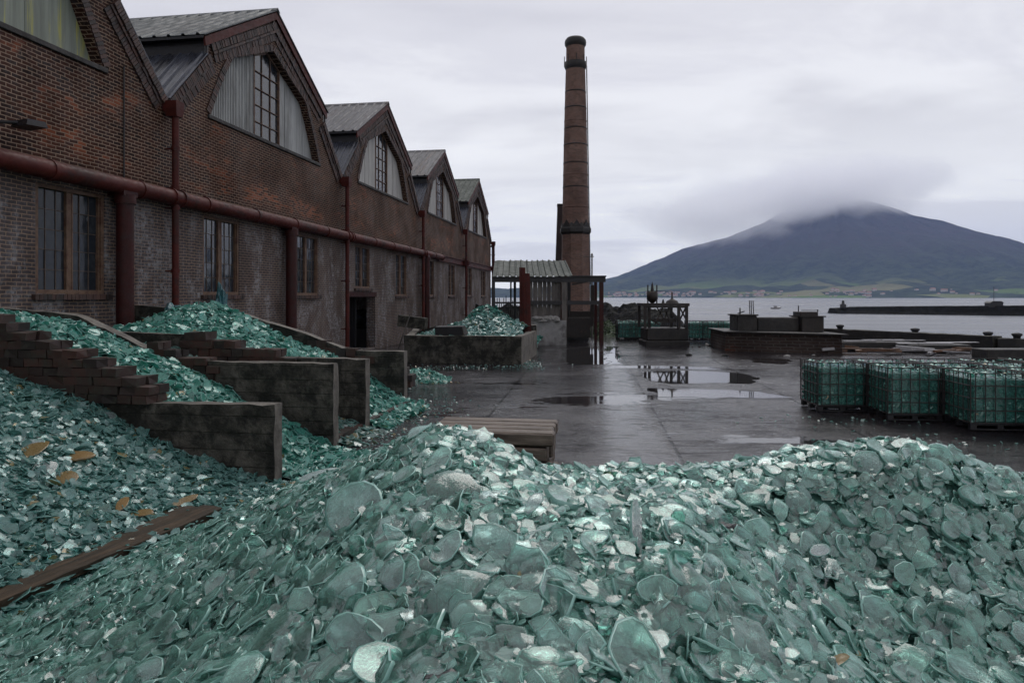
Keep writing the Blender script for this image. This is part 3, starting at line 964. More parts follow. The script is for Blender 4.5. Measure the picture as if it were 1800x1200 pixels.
# ------------------------------------------------------------------ shards
def shard_mesh(name, P, Nrm, size, mats, nv=7, rich=False, seed=0, thick=(.05, .12), bulge=.35, elong=(.5, 1.0), tilt=.35, loc=None):
    g = np.random.default_rng(seed)
    N = len(P)
    P = np.asarray(P, float); Nrm = np.asarray(Nrm, float); size = np.asarray(size, float)
    nrm = Nrm + g.normal(0, tilt, (N, 3))
    nrm /= np.linalg.norm(nrm, axis=1, keepdims=True)
    ref = g.normal(0, 1, (N, 3))
    a = np.cross(nrm, ref); a /= np.linalg.norm(a, axis=1, keepdims=True)
    bb = np.cross(nrm, a)
    base = np.linspace(0, 2 * np.pi, nv, endpoint=False)[None, :]
    ang = base + g.uniform(-.32, .32, (N, nv)) * (6 / nv)
    rad_ = g.uniform(.68, 1.12, (N, nv))
    el = g.uniform(elong[0], elong[1], (N, 1))
    ux = np.cos(ang) * rad_; uy = np.sin(ang) * rad_ * el
    cur = g.uniform(-bulge * .3, bulge, (N, 1)) * g.choice([1, 1, -1], (N, 1))
    th = g.uniform(thick[0], thick[1], (N, 1))
    def ring(f, dz):
        x = ux * f; y = uy * f
        z = -cur * (x * x) - cur * .4 * (y * y) + dz
        return np.stack([x, y, z + 0 * x], -1)
    rings = []
    if rich:
        wv = g.normal(0, .02, (N, nv))
        rings = [ring(.5, wv), ring(.93, 0), ring(.93, -th), ring(.93, 0), ring(1.0, -th * .45), ring(.93, -th)]
    else:
        rings = [ring(.95, 0), ring(.95, -th), ring(.95, 0), ring(1.0, -th * .5), ring(.95, -th)]
    ct = np.zeros((N, 1, 3)); cb = np.zeros((N, 1, 3)); cb[:, 0, 2] = -th[:, 0]
    loc_v = np.concatenate([ct, cb] + rings, 1)      # N, 2+k*nv, 3
    k = loc_v.shape[1]
    Wv = (loc_v[..., 0:1] * a[:, None] + loc_v[..., 1:2] * bb[:, None] + loc_v[..., 2:3] * nrm[:, None]) * size[:, None, None] + P[:, None, :]
    i = np.arange(nv); j = (i + 1) % nv
    T, Q = [], []
    o = 2
    if rich:
        T.append(np.stack([0 * i, o + i, o + j], 1)); Q.append(np.stack([o + i, o + nv + i, o + nv + j, o + j], 1)); o += nv
    else:
        T.append(np.stack([0 * i, o + i, o + j], 1))
    o2 = o + nv
    T.append(np.stack([0 * i + 1, o2 + j, o2 + i], 1))
    o3 = o2 + nv
    body_q = len(Q)
    Q.append(np.stack([o3 + i, o3 + nv + i, o3 + nv + j, o3 + j], 1))
    Q.append(np.stack([o3 + nv + i, o3 + 2 * nv + i, o3 + 2 * nv + j, o3 + nv + j], 1))
    T = np.concatenate(T); Qa = np.concatenate(Q)
    off = (np.arange(N) * k)[:, None, None]
    Tf = (T[None] + off).reshape(-1, 3); Qf = (Qa[None] + off).reshape(-1, 4)
    nt, nq = len(Tf), len(Qf)
    me = bpy.data.meshes.new(name)
    V = Wv.reshape(-1, 3)
    if loc is not None: V = V - np.array(loc)
    me.vertices.add(len(V)); me.vertices.foreach_set('co', V.astype(np.float32).ravel())
    me.loops.add(nt * 3 + nq * 4)
    me.loops.foreach_set('vertex_index', np.concatenate([Tf.ravel(), Qf.ravel()]).astype(np.int32))
    me.polygons.add(nt + nq)
    me.polygons.foreach_set('loop_start', np.concatenate([np.arange(nt) * 3, nt * 3 + np.arange(nq) * 4]).astype(np.int32))
    mi = np.zeros(nt + nq, np.int32)
    qm = np.ones(len(Qa), np.int32)
    if body_q: qm[:nv] = 0
    mi[nt:] = np.tile(qm, N)
    for m in mats: me.materials.append(m)
    me.polygons.foreach_set('material_index', mi)
    me.polygons.foreach_set('use_smooth', np.ones(nt + nq, bool))
    me.update(calc_edges=True)
    ob = bpy.data.objects.new(name, me)
    if loc is not None: ob.location = loc
    COL.objects.link(ob)
    return ob

def join_base(ob, verts, faces, mat):
    """the packed core of the heap, in the same object as its shards"""
    me = ob.data
    bm = bmesh.new(); bm.from_mesh(me)
    me.materials.append(mat); idx = len(me.materials) - 1
    off = Vector(ob.location)
    vv = [bm.verts.new(Vector(v_) - off) for v_ in verts]
    for f_ in faces:
        fc = bm.faces.new([vv[i] for i in f_]); fc.material_index = idx; fc.smooth = True
    bm.to_mesh(me); bm.free()

def heap(name, hf, uv, dens, size, mats, basem, to_world, label, seed, cell=.15, keep=None, amp=.0, lift=0.01, thick=(.05, .13), tilt=.4, rich=False, nv=7):
    (u0, u1), (v0, v1) = uv
    nu, nv_ = max(3, int((u1 - u0) / cell)), max(3, int((v1 - v0) / cell))
    us, vs_ = np.linspace(u0, u1, nu), np.linspace(v0, v1, nv_)
    verts = [tuple(to_world(u, v_, hf(u, v_) - lift)) for v_ in vs_ for u in us]
    keepv = [keep is None or keep(u, v_) for v_ in vs_ for u in us]
    faces = []
    for j in range(nv_ - 1):
        for i in range(nu - 1):
            q = (j * nu + i, j * nu + i + 1, (j + 1) * nu + i + 1, (j + 1) * nu + i)
            if any(keepv[k] for k in q): faces.append(q)
    g = np.random.default_rng(seed)
    n = int((u1 - u0) * (v1 - v0) * dens)
    U = g.uniform(u0, u1, n); Vv = g.uniform(v0, v1, n)
    P, Nn = [], []
    e = .05
    for u, v_ in zip(U, Vv):
        if keep is not None and not keep(u, v_): continue
        z = hf(u, v_)
        p = to_world(u, v_, z); pa = to_world(u + e, v_, hf(u + e, v_)); pb = to_world(u, v_ + e, hf(u, v_ + e))
        nn = (pa - p).cross(pb - p)
        if nn.z < 0: nn = -nn
        nn.normalize()
        P.append(p); Nn.append(nn)
    s_ = g.uniform(size[0], size[1], len(P)) * g.choice([.6, .8, 1, 1, 1.3], len(P))
    P = np.array([tuple(p) for p in P]); Nn = np.array([tuple(q) for q in Nn])
    P = P + Nn * (g.uniform(-.2, .8, (len(P), 1)) * s_[:, None] * .6)
    ob = shard_mesh(name, P, Nn, s_, mats, nv=nv, rich=rich, seed=seed, thick=thick, tilt=tilt)
    join_base(ob, verts, faces, basem)
    tag(ob, label, 'broken glass', kind='stuff')
    return ob

def fn(x, y, s_=1.0, o=0.0):
    return mnoise.fractal(Vector((x * s_, y * s_, o)), 1.0, 2.0, 4)

# bins against the factory wall; (s, n) frame
def prof(n_, pts):
    return float(np.interp(n_, [p[0] for p in pts], [p[1] for p in pts]))
def hB(s_, n_):
    base = prof(n_, [(0, 2.2), (2.4, 1.96), (4.3, 1.30), (5.6, .74), (7.3, .03), (8.4, -.1)])
    return base + max(0, 1 - ((s_ - 11.9) / 1.4) ** 2) * .28 * prof(n_, [(0, 1), (5, 1), (7.3, .2)]) + .05 * fn(s_, n_, 1.2) + (.2 if n_ < 1.2 and s_ < 12 else 0) * 0
def hC(s_, n_):
    return prof(n_, [(0, 1.85), (1.5, 1.8), (3, 1.56), (4.6, 1.22), (6, .60), (7.4, .03), (8, -.1)]) + .06 * fn(s_, n_, 1.4, 3)
def hD(s_, n_):
    pk = 0.62 * math.exp(-(((n_ - 2.3) / 1.3) ** 2 + ((s_ - 16.9) / 1.3) ** 2))
    return prof(n_, [(0, 1.65), (2, 1.8), (3.4, 1.72), (4.6, 1.42), (5.6, 1.1), (7.2, .12), (8, -.05)]) + pk + .06 * fn(s_, n_, 1.4, 5)
def hE(s_, n_):
    k = max(0, min(1, (23.5 - s_) / 5.5))
    return prof(n_, [(0, 1.75), (1.5, 1.8), (3.3, 1.68), (4.6, 1.15), (5.6, .45), (6.3, -.05)]) * (.15 + .85 * k) + .05 * fn(s_, n_, 1.2, 9)
mB = [M['g_bright'], M['g_mid_edge']]
heap('broken_glass', hB, ((10.98, 13.0), (.05, 8.2)), 400, (.05, .11), mB, M['base_mid'], W, 'bright teal broken glass sloping down between the two nearest bin walls', 11)
heap('broken_glass', hC, ((13.22, 14.5), (.05, 7.9)), 330, (.05, .10), [M['g_pale'], M['g_mid_edge']], M['base_mid'], W, 'pale grey broken glass in the narrow second bin', 12)
heap('broken_glass', hD, ((14.72, 17.5), (.05, 7.7)), 330, (.05, .11), mB, M['base_mid'], W, 'bright teal broken glass piled to a peak in the third bin', 13)
heap('broken_glass', hE, ((17.72, 23.6), (.05, 6.3)), 260, (.04, .08), [M['g_dim'], M['g_mid_edge']], M['base_mid'], W, 'dull olive broken glass sloping down in front of the brown doorway', 14)
# heap A, the big near-left slope
def hA(s_, n_):
    z = prof(n_, [(0, 2.75), (2.9, 1.62), (4.65, 1.02), (5.75, .50), (7.3, .06), (9, .02), (12, 0.0)])
    z += .08 * fn(s_, n_, .7, 2) * min(1, max(0, (8 - n_) / 2))
    return z + .03 * fn(s_, n_, 2.2, 7)
def keepA(s_, n_):
    p = W(s_, n_)
    return p.x > -.86 * p.y - .8 and p.x < -1.6 and n_ < 8.9
heap('broken_glass', hA, ((2.5, 10.74), (1.2, 9.0)), 560, (.03, .08), [M['g_mid'], M['g_mid_edge']], M['base_mid'], W, 'small dull teal broken glass spread over the near left slope below the first bin wall', 15, keep=keepA)

# ------------------------------------------------------------------ bin walls
def m_wallpair(): return [M['concrete'], M['concrete_light']]
def rough_slab(b, s0, s1, pts, seed=0):
    """a cast concrete wall: profile pts (n, z) across thickness s0..s1, subdivided and roughened"""
    rr = random.Random(seed)
    # sample top line densely
    n0, n1 = pts[0][0], pts[-1][0]
    K = max(6, int(abs(n1 - n0) / .18))
    H = 7
    T = 3
    ring = {}
    vs = []
    def V(i, j, k):
        key = (i, j, k)
        if key not in ring:
            n_ = n0 + (n1 - n0) * i / K
            zt = prof(n_, pts)
            z = -.1 + (zt + .1) * j / H
            s_ = s0 + (s1 - s0) * k / T
            d = .010
            if mnoise.noise(Vector((n_ * 2.3, seed, k * .8))) > .3 and j == H: z -= .018
            w_ = W(s_, n_, z)
            q = mnoise.noise_vector(Vector((n_ * 3.1, z * 3.1, s_ * 3.1 + seed))) * d
            q += mnoise.noise_vector(Vector((n_ * 11, z * 11, s_ * 11 + seed))) * .012
            ring[key] = len(vs)
            vs.append(w_ + q)
        return ring[key]
    fs, ms = [], []
    for i in range(K):
        for j in range(H):
            fs.append((V(i, j, 0), V(i + 1, j, 0), V(i + 1, j + 1, 0), V(i, j + 1, 0))); ms.append(0)
            fs.append((V(i, j, T), V(i, j + 1, T), V(i + 1, j + 1, T), V(i + 1, j, T))); ms.append(0)
        for k in range(T):
            fs.append((V(i, H, k), V(i + 1, H, k), V(i + 1, H, k + 1), V(i, H, k + 1))); ms.append(1)
    for j in range(H):
        for k in range(T):
            fs.append((V(K, j, k), V(K, j, k + 1), V(K, j + 1, k + 1), V(K, j + 1, k))); ms.append(1)
            fs.append((V(0, j, k), V(0, j + 1, k), V(0, j + 1, k + 1), V(0, j, k + 1))); ms.append(1)
    bb = len(b.v)
    b.v += [tuple(v_) for v_ in vs]
    b.f += [tuple(bb + i for i in f_) for f_ in fs]; b.m += ms; b.sm += [False] * len(fs)
def brick_steps(b, s_c, n0, z0, n1, z1, courses, wdt=.42, seed=0, back=2.2):
    """stepped brick top running down from (n0,z0) near the factory to (n1,z1)"""
    rr = random.Random(seed)
    ch = (z0 - z1) / courses
    for c in range(courses + 3):
        z = z0 - ch * c
        nend = n0 + (n1 - n0) * min(c, courses + .5) / courses + rr.uniform(-.08, .08)
        nn = nend
        ln = .24
        while nn > max(.2, n0 - back):
            if nn < nend - .3 and rr.random() < .04 and c == 0:
                nn -= ln; continue
            for k, (sa, sb) in enumerate(((-wdt / 2, -.004), (.004, wdt / 2))):
                p = [W(s_c + sa, nn - ln + .01), W(s_c + sa, nn), W(s_c + sb, nn), W(s_c + sb, nn - ln + .01)]
                jx = rr.uniform(-.018, .018) if nn > nend - .6 else 0
                p = [q + Vector((jx, jx * .5, 0)) for q in p]
                j = lambda: rr.uniform(-.012, .012)
                lo = [(q.x + j(), q.y + j(), z - ch) for q in p]; hi = [(q.x + j(), q.y + j(), z - .008 + j()) for q in p]
                b.hexa(lo[::-1] + hi[::-1])
            nn -= ln
bw = []
for i, (s_, pts, ends, steps, lab) in enumerate([
    (10.86, [(-.0, 1.0), (4.3, 1.06), (7.42, 1.11)], .22, (1.9, 2.72, 5.42, 1.46, 10), 'near left bin wall with stepped red bricks and a square concrete end'),
    (13.1, [(0, 2.45), (2.3, 2.28), (3.6, 1.75), (4.2, 1.46), (7.3, 1.46)], .22, None, 'second bin wall with a sloping concrete coping and a tall blackened end'),
    (14.6, [(0, 1.95), (3.5, 1.84), (4.3, 1.42), (7.3, 1.40)], .22, (3.9, 1.90, 5.45, 1.58, 2), 'third bin wall with three dark brick courses on top and pitted white end'),
    (17.6, [(0, 2.4), (2.9, 2.2), (4.6, 1.72), (5.7, 1.32), (7.1, 1.32)], .25, None, 'fourth bin wall, farthest of the row, with a mossy green concrete face')]):
    root = empty('bin_wall', W(s_, 7.3, 0))
    tag(root, lab, 'wall', 'concrete bin walls')
    b = MB()
    rough_slab(b, s_ - ends / 2, s_ + ends / 2, pts, i * 7)
    o = b.build('concrete_slab', [M['concrete'], M['concrete_light']], root)
    o.matrix_parent_inverse = root.matrix_world.inverted() if False else Matrix.Translation(-root.location)
    if steps:
        b = MB()
        brick_steps(b, s_, *steps, seed=i, back=2.2 if i == 0 else .3)
        o = b.build('brick_steps', M['step_brick'], root)
        o.matrix_parent_inverse = Matrix.Translation(-root.location)
def place_parent(o, root):
    o.matrix_parent_inverse = Matrix.Translation(-root.location)
# broken brick ends lying on the sloping walls
b = MB()
brick_steps(b, 13.1, 4.0, 1.80, 4.9, 1.53, 2, .34, 5, .2)
tag(b.build('brick_stack', M['step_brick']), 'low dark brick stack stepped at the foot of the sloping coping, second bin wall', 'bricks')
b = MB()
brick_steps(b, 17.6, 5.1, 1.56, 5.9, 1.38, 1, .34, 6, .3)
tag(b.build('brick_stack', M['step_brick']), 'low dark brick stack at the foot of the fourth bin wall coping', 'bricks')
b = MB()
brick_steps(b, 20.4, 5.3, 1.15, 6.3, .62, 3, .5, 8, .3)
tag(b.build('brick_stack', M['step_brick']), 'dark stepped brick stack beside the doorway and thin red downpipe', 'bricks')
# curb between the bin mouths
for (sa, sb, lab) in ((13.25, 14.45, 'short red brick curb across the mouth of the narrow second bin'), (14.8, 17.5, 'long brown brick curb across the mouth of the third bin')):
    b = MB()
    x = sa
    while x < sb - .1:
        for k in range(2):
            p = [W(x + .006, 7.05), W(x + .006, 7.28), W(x + .22, 7.28), W(x + .22, 7.05)]
            j = lambda: random.uniform(-.01, .01)
            b.hexa([(q.x + j(), q.y + j(), k * .09) for q in p] + [(q.x + j(), q.y + j(), k * .09 + .082) for q in p])
        x += .23
    tag(b.build('curb', M['step_brick']), lab, 'curb')

# plastic sheets and loose bits against the wall
def crumple(name, c, size, mat, label, cat, seed=0, flat=.35, pts=14):
    bm = bmesh.new()
    bmesh.ops.create_icosphere(bm, subdivisions=3, radius=1)
    for v_ in bm.verts:
        n_ = mnoise.fractal(v_.co * 1.7 + Vector((seed, 0, 0)), 1, 2, 4)
        v_.co *= 1 + n_ * .55
        v_.co = Vector((v_.co.x * size[0], v_.co.y * size[1], max(-.15, v_.co.z) * size[2]))
    me = bpy.data.meshes.new(name); bm.to_mesh(me); bm.free()
    me.materials.append(mat)
    o = bpy.data.objects.new(name, me); o.location = c; COL.objects.link(o)
    tag(o, label, cat)
    return o
M['tarp'] = m_plain('teal_plastic', (.035, .15, .17), .3, 0, .5, 5, .5, .5, c2=(.02, .07, .09), bd=.03)
M['tarp_pale'] = m_plain('lilac_plastic', (.24, .27, .38), .35, 0, .4, 5, .5, .5, bd=.03)
crumple('plastic_sheet', W(17.6, 1.1, 1.95), (.32, .3, .5), M['tarp'], 'dark teal plastic sheet heaped against the wall between the column and the thin downpipe', 'plastic sheet', 2)
crumple('plastic_sheet', W(16.5, 1.6, 1.85), (.45, .3, .3), M['tarp_pale'], 'pale lilac plastic sheet lying left of the dark teal one below the column', 'plastic sheet', 5)
crumple('plastic_sheet', W(20.6, .45, 2.2), (.17, .13, .75), M['tarp'], 'narrow upright scrap of teal netting on the wall below the second window', 'netting', 9)

# ------------------------------------------------------------------ foreground heap
ctrl_px = [
    (500, 868, 6.6), (560, 838, 6.0), (640, 815, 5.4), (700, 788, 4.9), (760, 758, 4.7), (830, 760, 4.65), (880, 792, 4.75), (930, 822, 4.8), (965, 834, 4.85), (1030, 842, 4.95),
    (1100, 836, 5.0), (1200, 834, 5.0), (1300, 828, 4.95), (1400, 816, 4.9), (1480, 802, 4.85), (1540, 792, 4.85), (1620, 792, 4.85), (1700, 812, 4.9), (1800, 844, 5.0),
    (0, 1200, 4.3), (300, 1200, 3.5), (600, 1200, 2.6), (900, 1200, 2.2), (1200, 1200, 2.5), (1500, 1200, 3.35), (1800, 1200, 3.6),
    (400, 1000, 4.2), (600, 1000, 3.25), (900, 1000, 2.95), (1200, 1000, 3.0), (1500, 1010, 4.15), (1800, 1010, 4.35),
    (200, 1080, 4.6), (450, 920, 5.5), (600, 900, 4.2), (800, 900, 3.5), (1000, 900, 3.6), (1200, 900, 3.75), (1500, 900, 4.5), (1800, 900, 4.65),
    (700, 830, 4.3), (800, 800, 4.15), (900, 848, 4.2), (1100, 866, 4.35), (1400, 845, 4.65), (1600, 825, 4.7), (1800, 868, 4.8)]
ctrl = [tuple(at(*c)) for c in ctrl_px]
ctrl += [(-4.1, 5.6, -.02), (-3.95, 6.6, -.02), (-3.75, 7.6, 0), (-4.9, 4.6, -.05), (-4.0, 3.3, .25), (-5.5, 6, -.1),
         (-3, 1, .5), (-1.5, .4, .9), (0, .3, 1.0), (1.5, .4, .9), (3, 1, .8), (4.8, 2.2, .9), (5.6, 4.6, .95), (7.5, 4.5, .2), (6.5, 1, .4),
         (-2.3, 8.0, .05), (-1.2, 7.1, .3), (-.3, 6.6, .55), (.8, 6.6, .6), (2, 6.6, .6), (3.4, 6.6, .7), (5, 6.4, .5), (7, 6.6, 0),
         (-1.5, 8.6, -.1), (0, 8.4, -.1), (2, 8.4, -.1), (4, 8.4, -.1), (6, 8.4, -.1), (-3.2, 8.6, -.05)]
ctrl = np.array(ctrl)
def rbf_fit(pts):
    X, z = pts[:, :2], pts[:, 2]
    n = len(X)
    D = np.linalg.norm(X[:, None] - X[None], axis=2)
    A = np.zeros((n + 3, n + 3))
    A[:n, :n] = D + np.eye(n) * -.02
    A[:n, n] = 1; A[:n, n + 1:] = X; A[n, :n] = 1; A[n + 1:, :n] = X.T
    w_ = np.linalg.solve(A, np.concatenate([z, [0, 0, 0]]))
    return X, w_
RX, RW = rbf_fit(ctrl)
def fgz_np(x, y):
    q = np.stack([x, y], -1)
    D = np.linalg.norm(q[..., None, :] - RX, axis=-1)
    n = len(RX)
    return D @ RW[:n] + RW[n] + q @ RW[n + 1:]
gx = np.linspace(-6.2, 8, 285); gy = np.linspace(.2, 9, 177)
GX, GY = np.meshgrid(gx, gy)
GZ = fgz_np(GX, GY)
GZ += np.array([[.035 * mnoise.fractal(Vector((x * 1.7, y * 1.7, 4)), 1, 2, 4) for x in gx] for y in gy])
from_grid = lambda x, y: None
def fz(x, y):
    fx = np.clip((x - gx[0]) / (gx[1] - gx[0]), 0, len(gx) - 1.001); fy = np.clip((y - gy[0]) / (gy[1] - gy[0]), 0, len(gy) - 1.001)
    i, j = fx.astype(int), fy.astype(int); a, c = fx - i, fy - j
    return GZ[j, i] * (1 - a) * (1 - c) + GZ[j, i + 1] * a * (1 - c) + GZ[j + 1, i] * (1 - a) * c + GZ[j + 1, i + 1] * a * c
def fnorm(x, y):
    e = .08
    dx = (fz(x + e, y) - fz(x - e, y)) / (2 * e); dy = (fz(x, y + e) - fz(x, y - e)) / (2 * e)
    n = np.stack([-dx, -dy, np.ones_like(dx)], -1)
    return n / np.linalg.norm(n, axis=1, keepdims=True)
def fg_points(n, ymin=1.5, ymax=7.8, seed=1, xl=-.86, power=1.0):
    g = np.random.default_rng(seed)
    y = ymin + (ymax - ymin) * g.uniform(0, 1, n) ** power
    x = g.uniform(-1, 1, n) * (y * .86 + .3)
    z = fz(x, y)
    ok = z > .0
    x, y, z = x[ok], y[ok], z[ok]
    return np.stack([x, y, z], -1), fnorm(x, y)
toCam = np.array([0, -.32, 0])
P, Nn = fg_points(12000, seed=21)
s_ = rng.uniform(.035, .085, len(P))
P2 = P + Nn * rng.uniform(-.02, .035, (len(P), 1))
fg = shard_mesh('broken_glass', P2, Nn + toCam * .35, s_, [M['g_under'], M['g_edge']], nv=8, rich=False, seed=31, thick=(.05, .16), tilt=.30)
ny_, nx2 = GZ.shape
verts = [(GX[j, i], GY[j, i], GZ[j, i] - .035) for j in range(ny_) for i in range(nx2)]
faces = [(j * nx2 + i, j * nx2 + i + 1, (j + 1) * nx2 + i + 1, (j + 1) * nx2 + i) for j in range(ny_ - 1) for i in range(nx2 - 1)
         if max(GZ[j, i], GZ[j + 1, i + 1]) > -.02]
join_base(fg, verts, faces, M['base_hero'])
tag(fg, 'pale green broken glass heaped across the whole foreground', 'broken glass', kind='stuff')
P, Nn = fg_points(13000, seed=24)
o = shard_mesh('broken_glass', P + Nn * rng.uniform(.0, .06, (len(P), 1)), Nn + toCam, rng.uniform(.012, .036, len(P)), [M['g_under'], M['g_edge']], nv=6, seed=35, thick=(.08, .22), tilt=.6)
tag(o, 'thumbnail sized crumbs of green glass sifted through the foreground heap', 'broken glass', kind='stuff')
# medium shards
P, Nn = fg_points(5200, seed=22, power=1.1)
s_ = rng.uniform(.055, .115, len(P))
P2 = P + Nn * rng.uniform(.0, .06, (len(P), 1))
o = shard_mesh('glass_fragments', P2, Nn + toCam * .5, s_, [M['g_hero'], M['g_edge']], nv=11, rich=True, seed=33, thick=(.06, .2), tilt=.25, elong=(.45, .9))
tag(o, 'hand sized pale green glass pieces mixed into the foreground heap', 'broken glass', kind='stuff')

P, Nn = fg_points(3200, seed=26, power=1.1)
o = shard_mesh('glass_lumps', P + Nn * rng.uniform(.0, .05, (len(P), 1)), Nn + toCam, rng.uniform(.035, .075, len(P)), [M['g_hero'], M['g_hero']], nv=10, rich=True, seed=37, thick=(.35, .8), tilt=.6, bulge=.6)
tag(o, 'thick rounded lumps of green bottle glass mixed into the foreground heap', 'broken glass', kind='stuff')

# large individual shards
def hero_shard(seed, nv=14, rnd=.5):
    g = random.Random(seed)
    bm_v, fcs, mi = [], [], []
    el = g.uniform(.5, .95)
    angs = [2 * math.pi * i / nv + g.uniform(-.12, .12) for i in range(nv)]
    # rounded polygon: few corners, smoothed sides
    nc = g.choice([3, 4, 5, 6, 7])
    ph = g.uniform(0, 6.3)
    rr = []
    for a in angs:
        c = math.cos(math.pi / nc) / math.cos(((a + ph) % (2 * math.pi / nc)) - math.pi / nc)
        r_ = (1 - rnd) * c + rnd * .92 + g.uniform(-.05, .05)
        rr.append(r_)
    cur = g.uniform(.04, .38) * (1 if g.random() < .85 else -.5)
    th = g.uniform(.05, .12) if seed % 3 else g.uniform(.22, .45)
    tw = g.uniform(-.15, .15)
    def pt(f, i, dz):
        a = angs[i]
        x, y = math.cos(a) * rr[i] * f, math.sin(a) * rr[i] * f * el
        z = -cur * x * x - cur * .5 * y * y + tw * x * y + .05 * mnoise.noise(Vector((x * 2, y * 2, seed))) + dz
        return (x, y, z)
    vs = [(0, 0, .05 * mnoise.noise(Vector((0, 0, seed))))]
    levels = [(.3, 0), (.6, 0), (.82, 0), (.925, -.006)]
    for f_, dz in levels:
        vs += [pt(f_, i, dz) for i in range(nv)]
    nb = len(vs)
    fs = [(0, 1 + i, 1 + (i + 1) % nv) for i in range(nv)]
    for l in range(3):
        a = 1 + l * nv; b_ = a + nv
        fs += [(a + i, b_ + i, b_ + (i + 1) % nv, a + (i + 1) % nv) for i in range(nv)]
    m_ = [0] * len(fs)
    # bottom
    cbi = len(vs); vs.append((0, 0, -th)); 
    for f_ in (.6, .95):
        vs += [pt(f_, i, -th) for i in range(nv)]
    fs += [(cbi, cbi + 1 + (i + 1) % nv, cbi + 1 + i) for i in range(nv)]
    fs += [(cbi + 1 + i, cbi + 1 + (i + 1) % nv, cbi + 1 + nv + (i + 1) % nv, cbi + 1 + nv + i) for i in range(nv)]
    m_ += [0] * (2 * nv)
    # rim
    r0 = len(vs)
    vs += [pt(.925, i, -.006) for i in range(nv)]
    vs += [pt(1.0 + g.uniform(-.02, .02), i, -th * .35) for i in range(nv)]
    vs += [pt(.99, i, -th * .8) for i in range(nv)]
    vs += [pt(.95, i, -th) for i in range(nv)]
    for l in range(3):
        a = r0 + l * nv; b_ = a + nv
        fs += [(a + i, b_ + i, b_ + (i + 1) % nv, a + (i + 1) % nv) for i in range(nv)]
        m_ += [1] * nv
    me = bpy.data.meshes.new('glass_shard')
    me.from_pydata(vs, [], fs)
    me.materials.append(M['g_hero']); me.materials.append(M['g_edge'])
    me.polygons.foreach_set('material_index', m_)
    me.polygons.foreach_set('use_smooth', [True] * len(fs))
    me.update()
    return me
SH = [hero_shard(i, nv=16, rnd=.05 + .65 * random.random()) for i in range(30)]
def orient(nrm, spin):
    q = Vector(nrm).normalized().to_track_quat('Z', 'Y')
    return (q.to_matrix() @ Matrix.Rotation(spin, 3, 'Z')).to_euler()
placed = []
heroes = []
g = random.Random(99)
cnt = 0
tries = 0
while cnt < 285 and tries < 20000:
    tries += 1
    px = g.uniform(-20, 1820)
    py = 1210 - 440 * g.random() ** 1.25
    # find the surface along the pixel ray
    Ys = np.linspace(1.6, 7.5, 120)
    xs = (px - 900) / 1200 * Ys; zs = EYE + (522 - py) / 1200 * Ys
    below = zs < fz(xs, Ys)
    if not below.any() or below[0]: continue
    Y = Ys[np.argmax(below)]
    x = (px - 900) / 1200 * Y
    z = float(fz(np.array([x]), np.array([Y]))[0])
    if z < .12: continue
    r_ = g.uniform(.08, .15) * (1.22 if Y < 3.3 else 1 if Y < 4.2 else .8)
    if g.random() < .10: r_ *= 1.35
    if any((x - q[0]) ** 2 + (Y - q[1]) ** 2 < ((r_ + q[2]) * .62) ** 2 for q in placed): continue
    placed.append((x, Y, r_))
    nn = fnorm(np.array([x]), np.array([Y]))[0] + toCam * (.75 if x > -1 else .35) + np.array([g.gauss(0, .2), g.gauss(0, .18), 0])
    o = bpy.data.objects.new('glass_shard', SH[cnt % 30])
    COL.objects.link(o)
    o.location = Vector((x, Y, z)) + Vector(nn).normalized() * g.uniform(.03, .08)
    o.rotation_euler = orient(nn, g.uniform(0, 6.28))
    o.scale = (r_, r_, r_)
    heroes.append((o, px, py, r_, nn))
    cnt += 1
zx = ['at the far left', 'below the plank end', 'under the left spur', 'left of centre', 'in the centre', 'right of centre', 'before the puddle', 'before the crates', 'at the far right']
zy = ['on the heap crest', 'just below the heap crest', 'halfway down the heap', 'low on the heap', 'at the picture bottom']
seen_l = {}
for (o, px, py, r_, nn) in heroes:
    size_w = 'very large' if r_ > .165 else 'large' if r_ > .12 else 'hand sized'
    tilt_w = 'standing nearly upright' if nn[2] / np.linalg.norm(nn) < .80 else 'leaning left' if nn[0] < -.17 else 'leaning right' if nn[0] > .17 else 'facing the viewer' if nn[1] < -.42 else 'lying flat'
    lab = '%s green shard %s, %s %s' % (size_w, tilt_w, zy[min(4, max(0, int((py - 770) / 88)))], zx[min(8, max(0, int(px / 200)))])
    tag(o, lab, 'glass shard', 'large glass shards on the foreground heap')
def special(px, py, Y, r_, nn, spin, label, mesh=None, mat=None, sc=(1, 1, 1), up=.05):
    me = (mesh or SH[3]).copy()
    if mat: me.materials[0] = mat
    o = bpy.data.objects.new('glass_shard', me); COL.objects.link(o)
    x = (px - 900) / 1200 * Y
    z = float(fz(np.array([x]), np.array([Y]))[0]) if up is not None else EYE + (522 - py) / 1200 * Y
    o.location = (x, Y, z + (up or 0)); o.rotation_euler = orient(nn, spin); o.scale = (r_ * sc[0], r_ * sc[1], r_ * sc[2])
    tag(o, label, 'glass shard')
    return o
special(800, 1060, 2.75, .19, (-.05, -.7, 1), .6, 'biggest four sided shard, near the bottom centre of the foreground heap', hero_shard(201, 16, .1), up=.10)
special(570, 805, 5.7, .26, (.1, -.35, 1), 0.2, 'flat clear glass sheet fragment on the left crest of the foreground heap', hero_shard(203, 16, .05), M['g_sheet'], (1, .5, .7), up=.06)
special(1120, 955, 3.3, .17, (.35, -.6, 1), 1.0, 'long narrow splinter with a white edge in the middle of the foreground heap', hero_shard(204, 16, .2), M['g_sheet'], (1.1, .28, .6), up=.09)
special(1442, 855, 4.1, .085, (.1, -.6, 1), .3, 'small bright silvery shard below the right crest of the foreground heap', hero_shard(206, 16, .4), M['g_sheet'], up=.1)
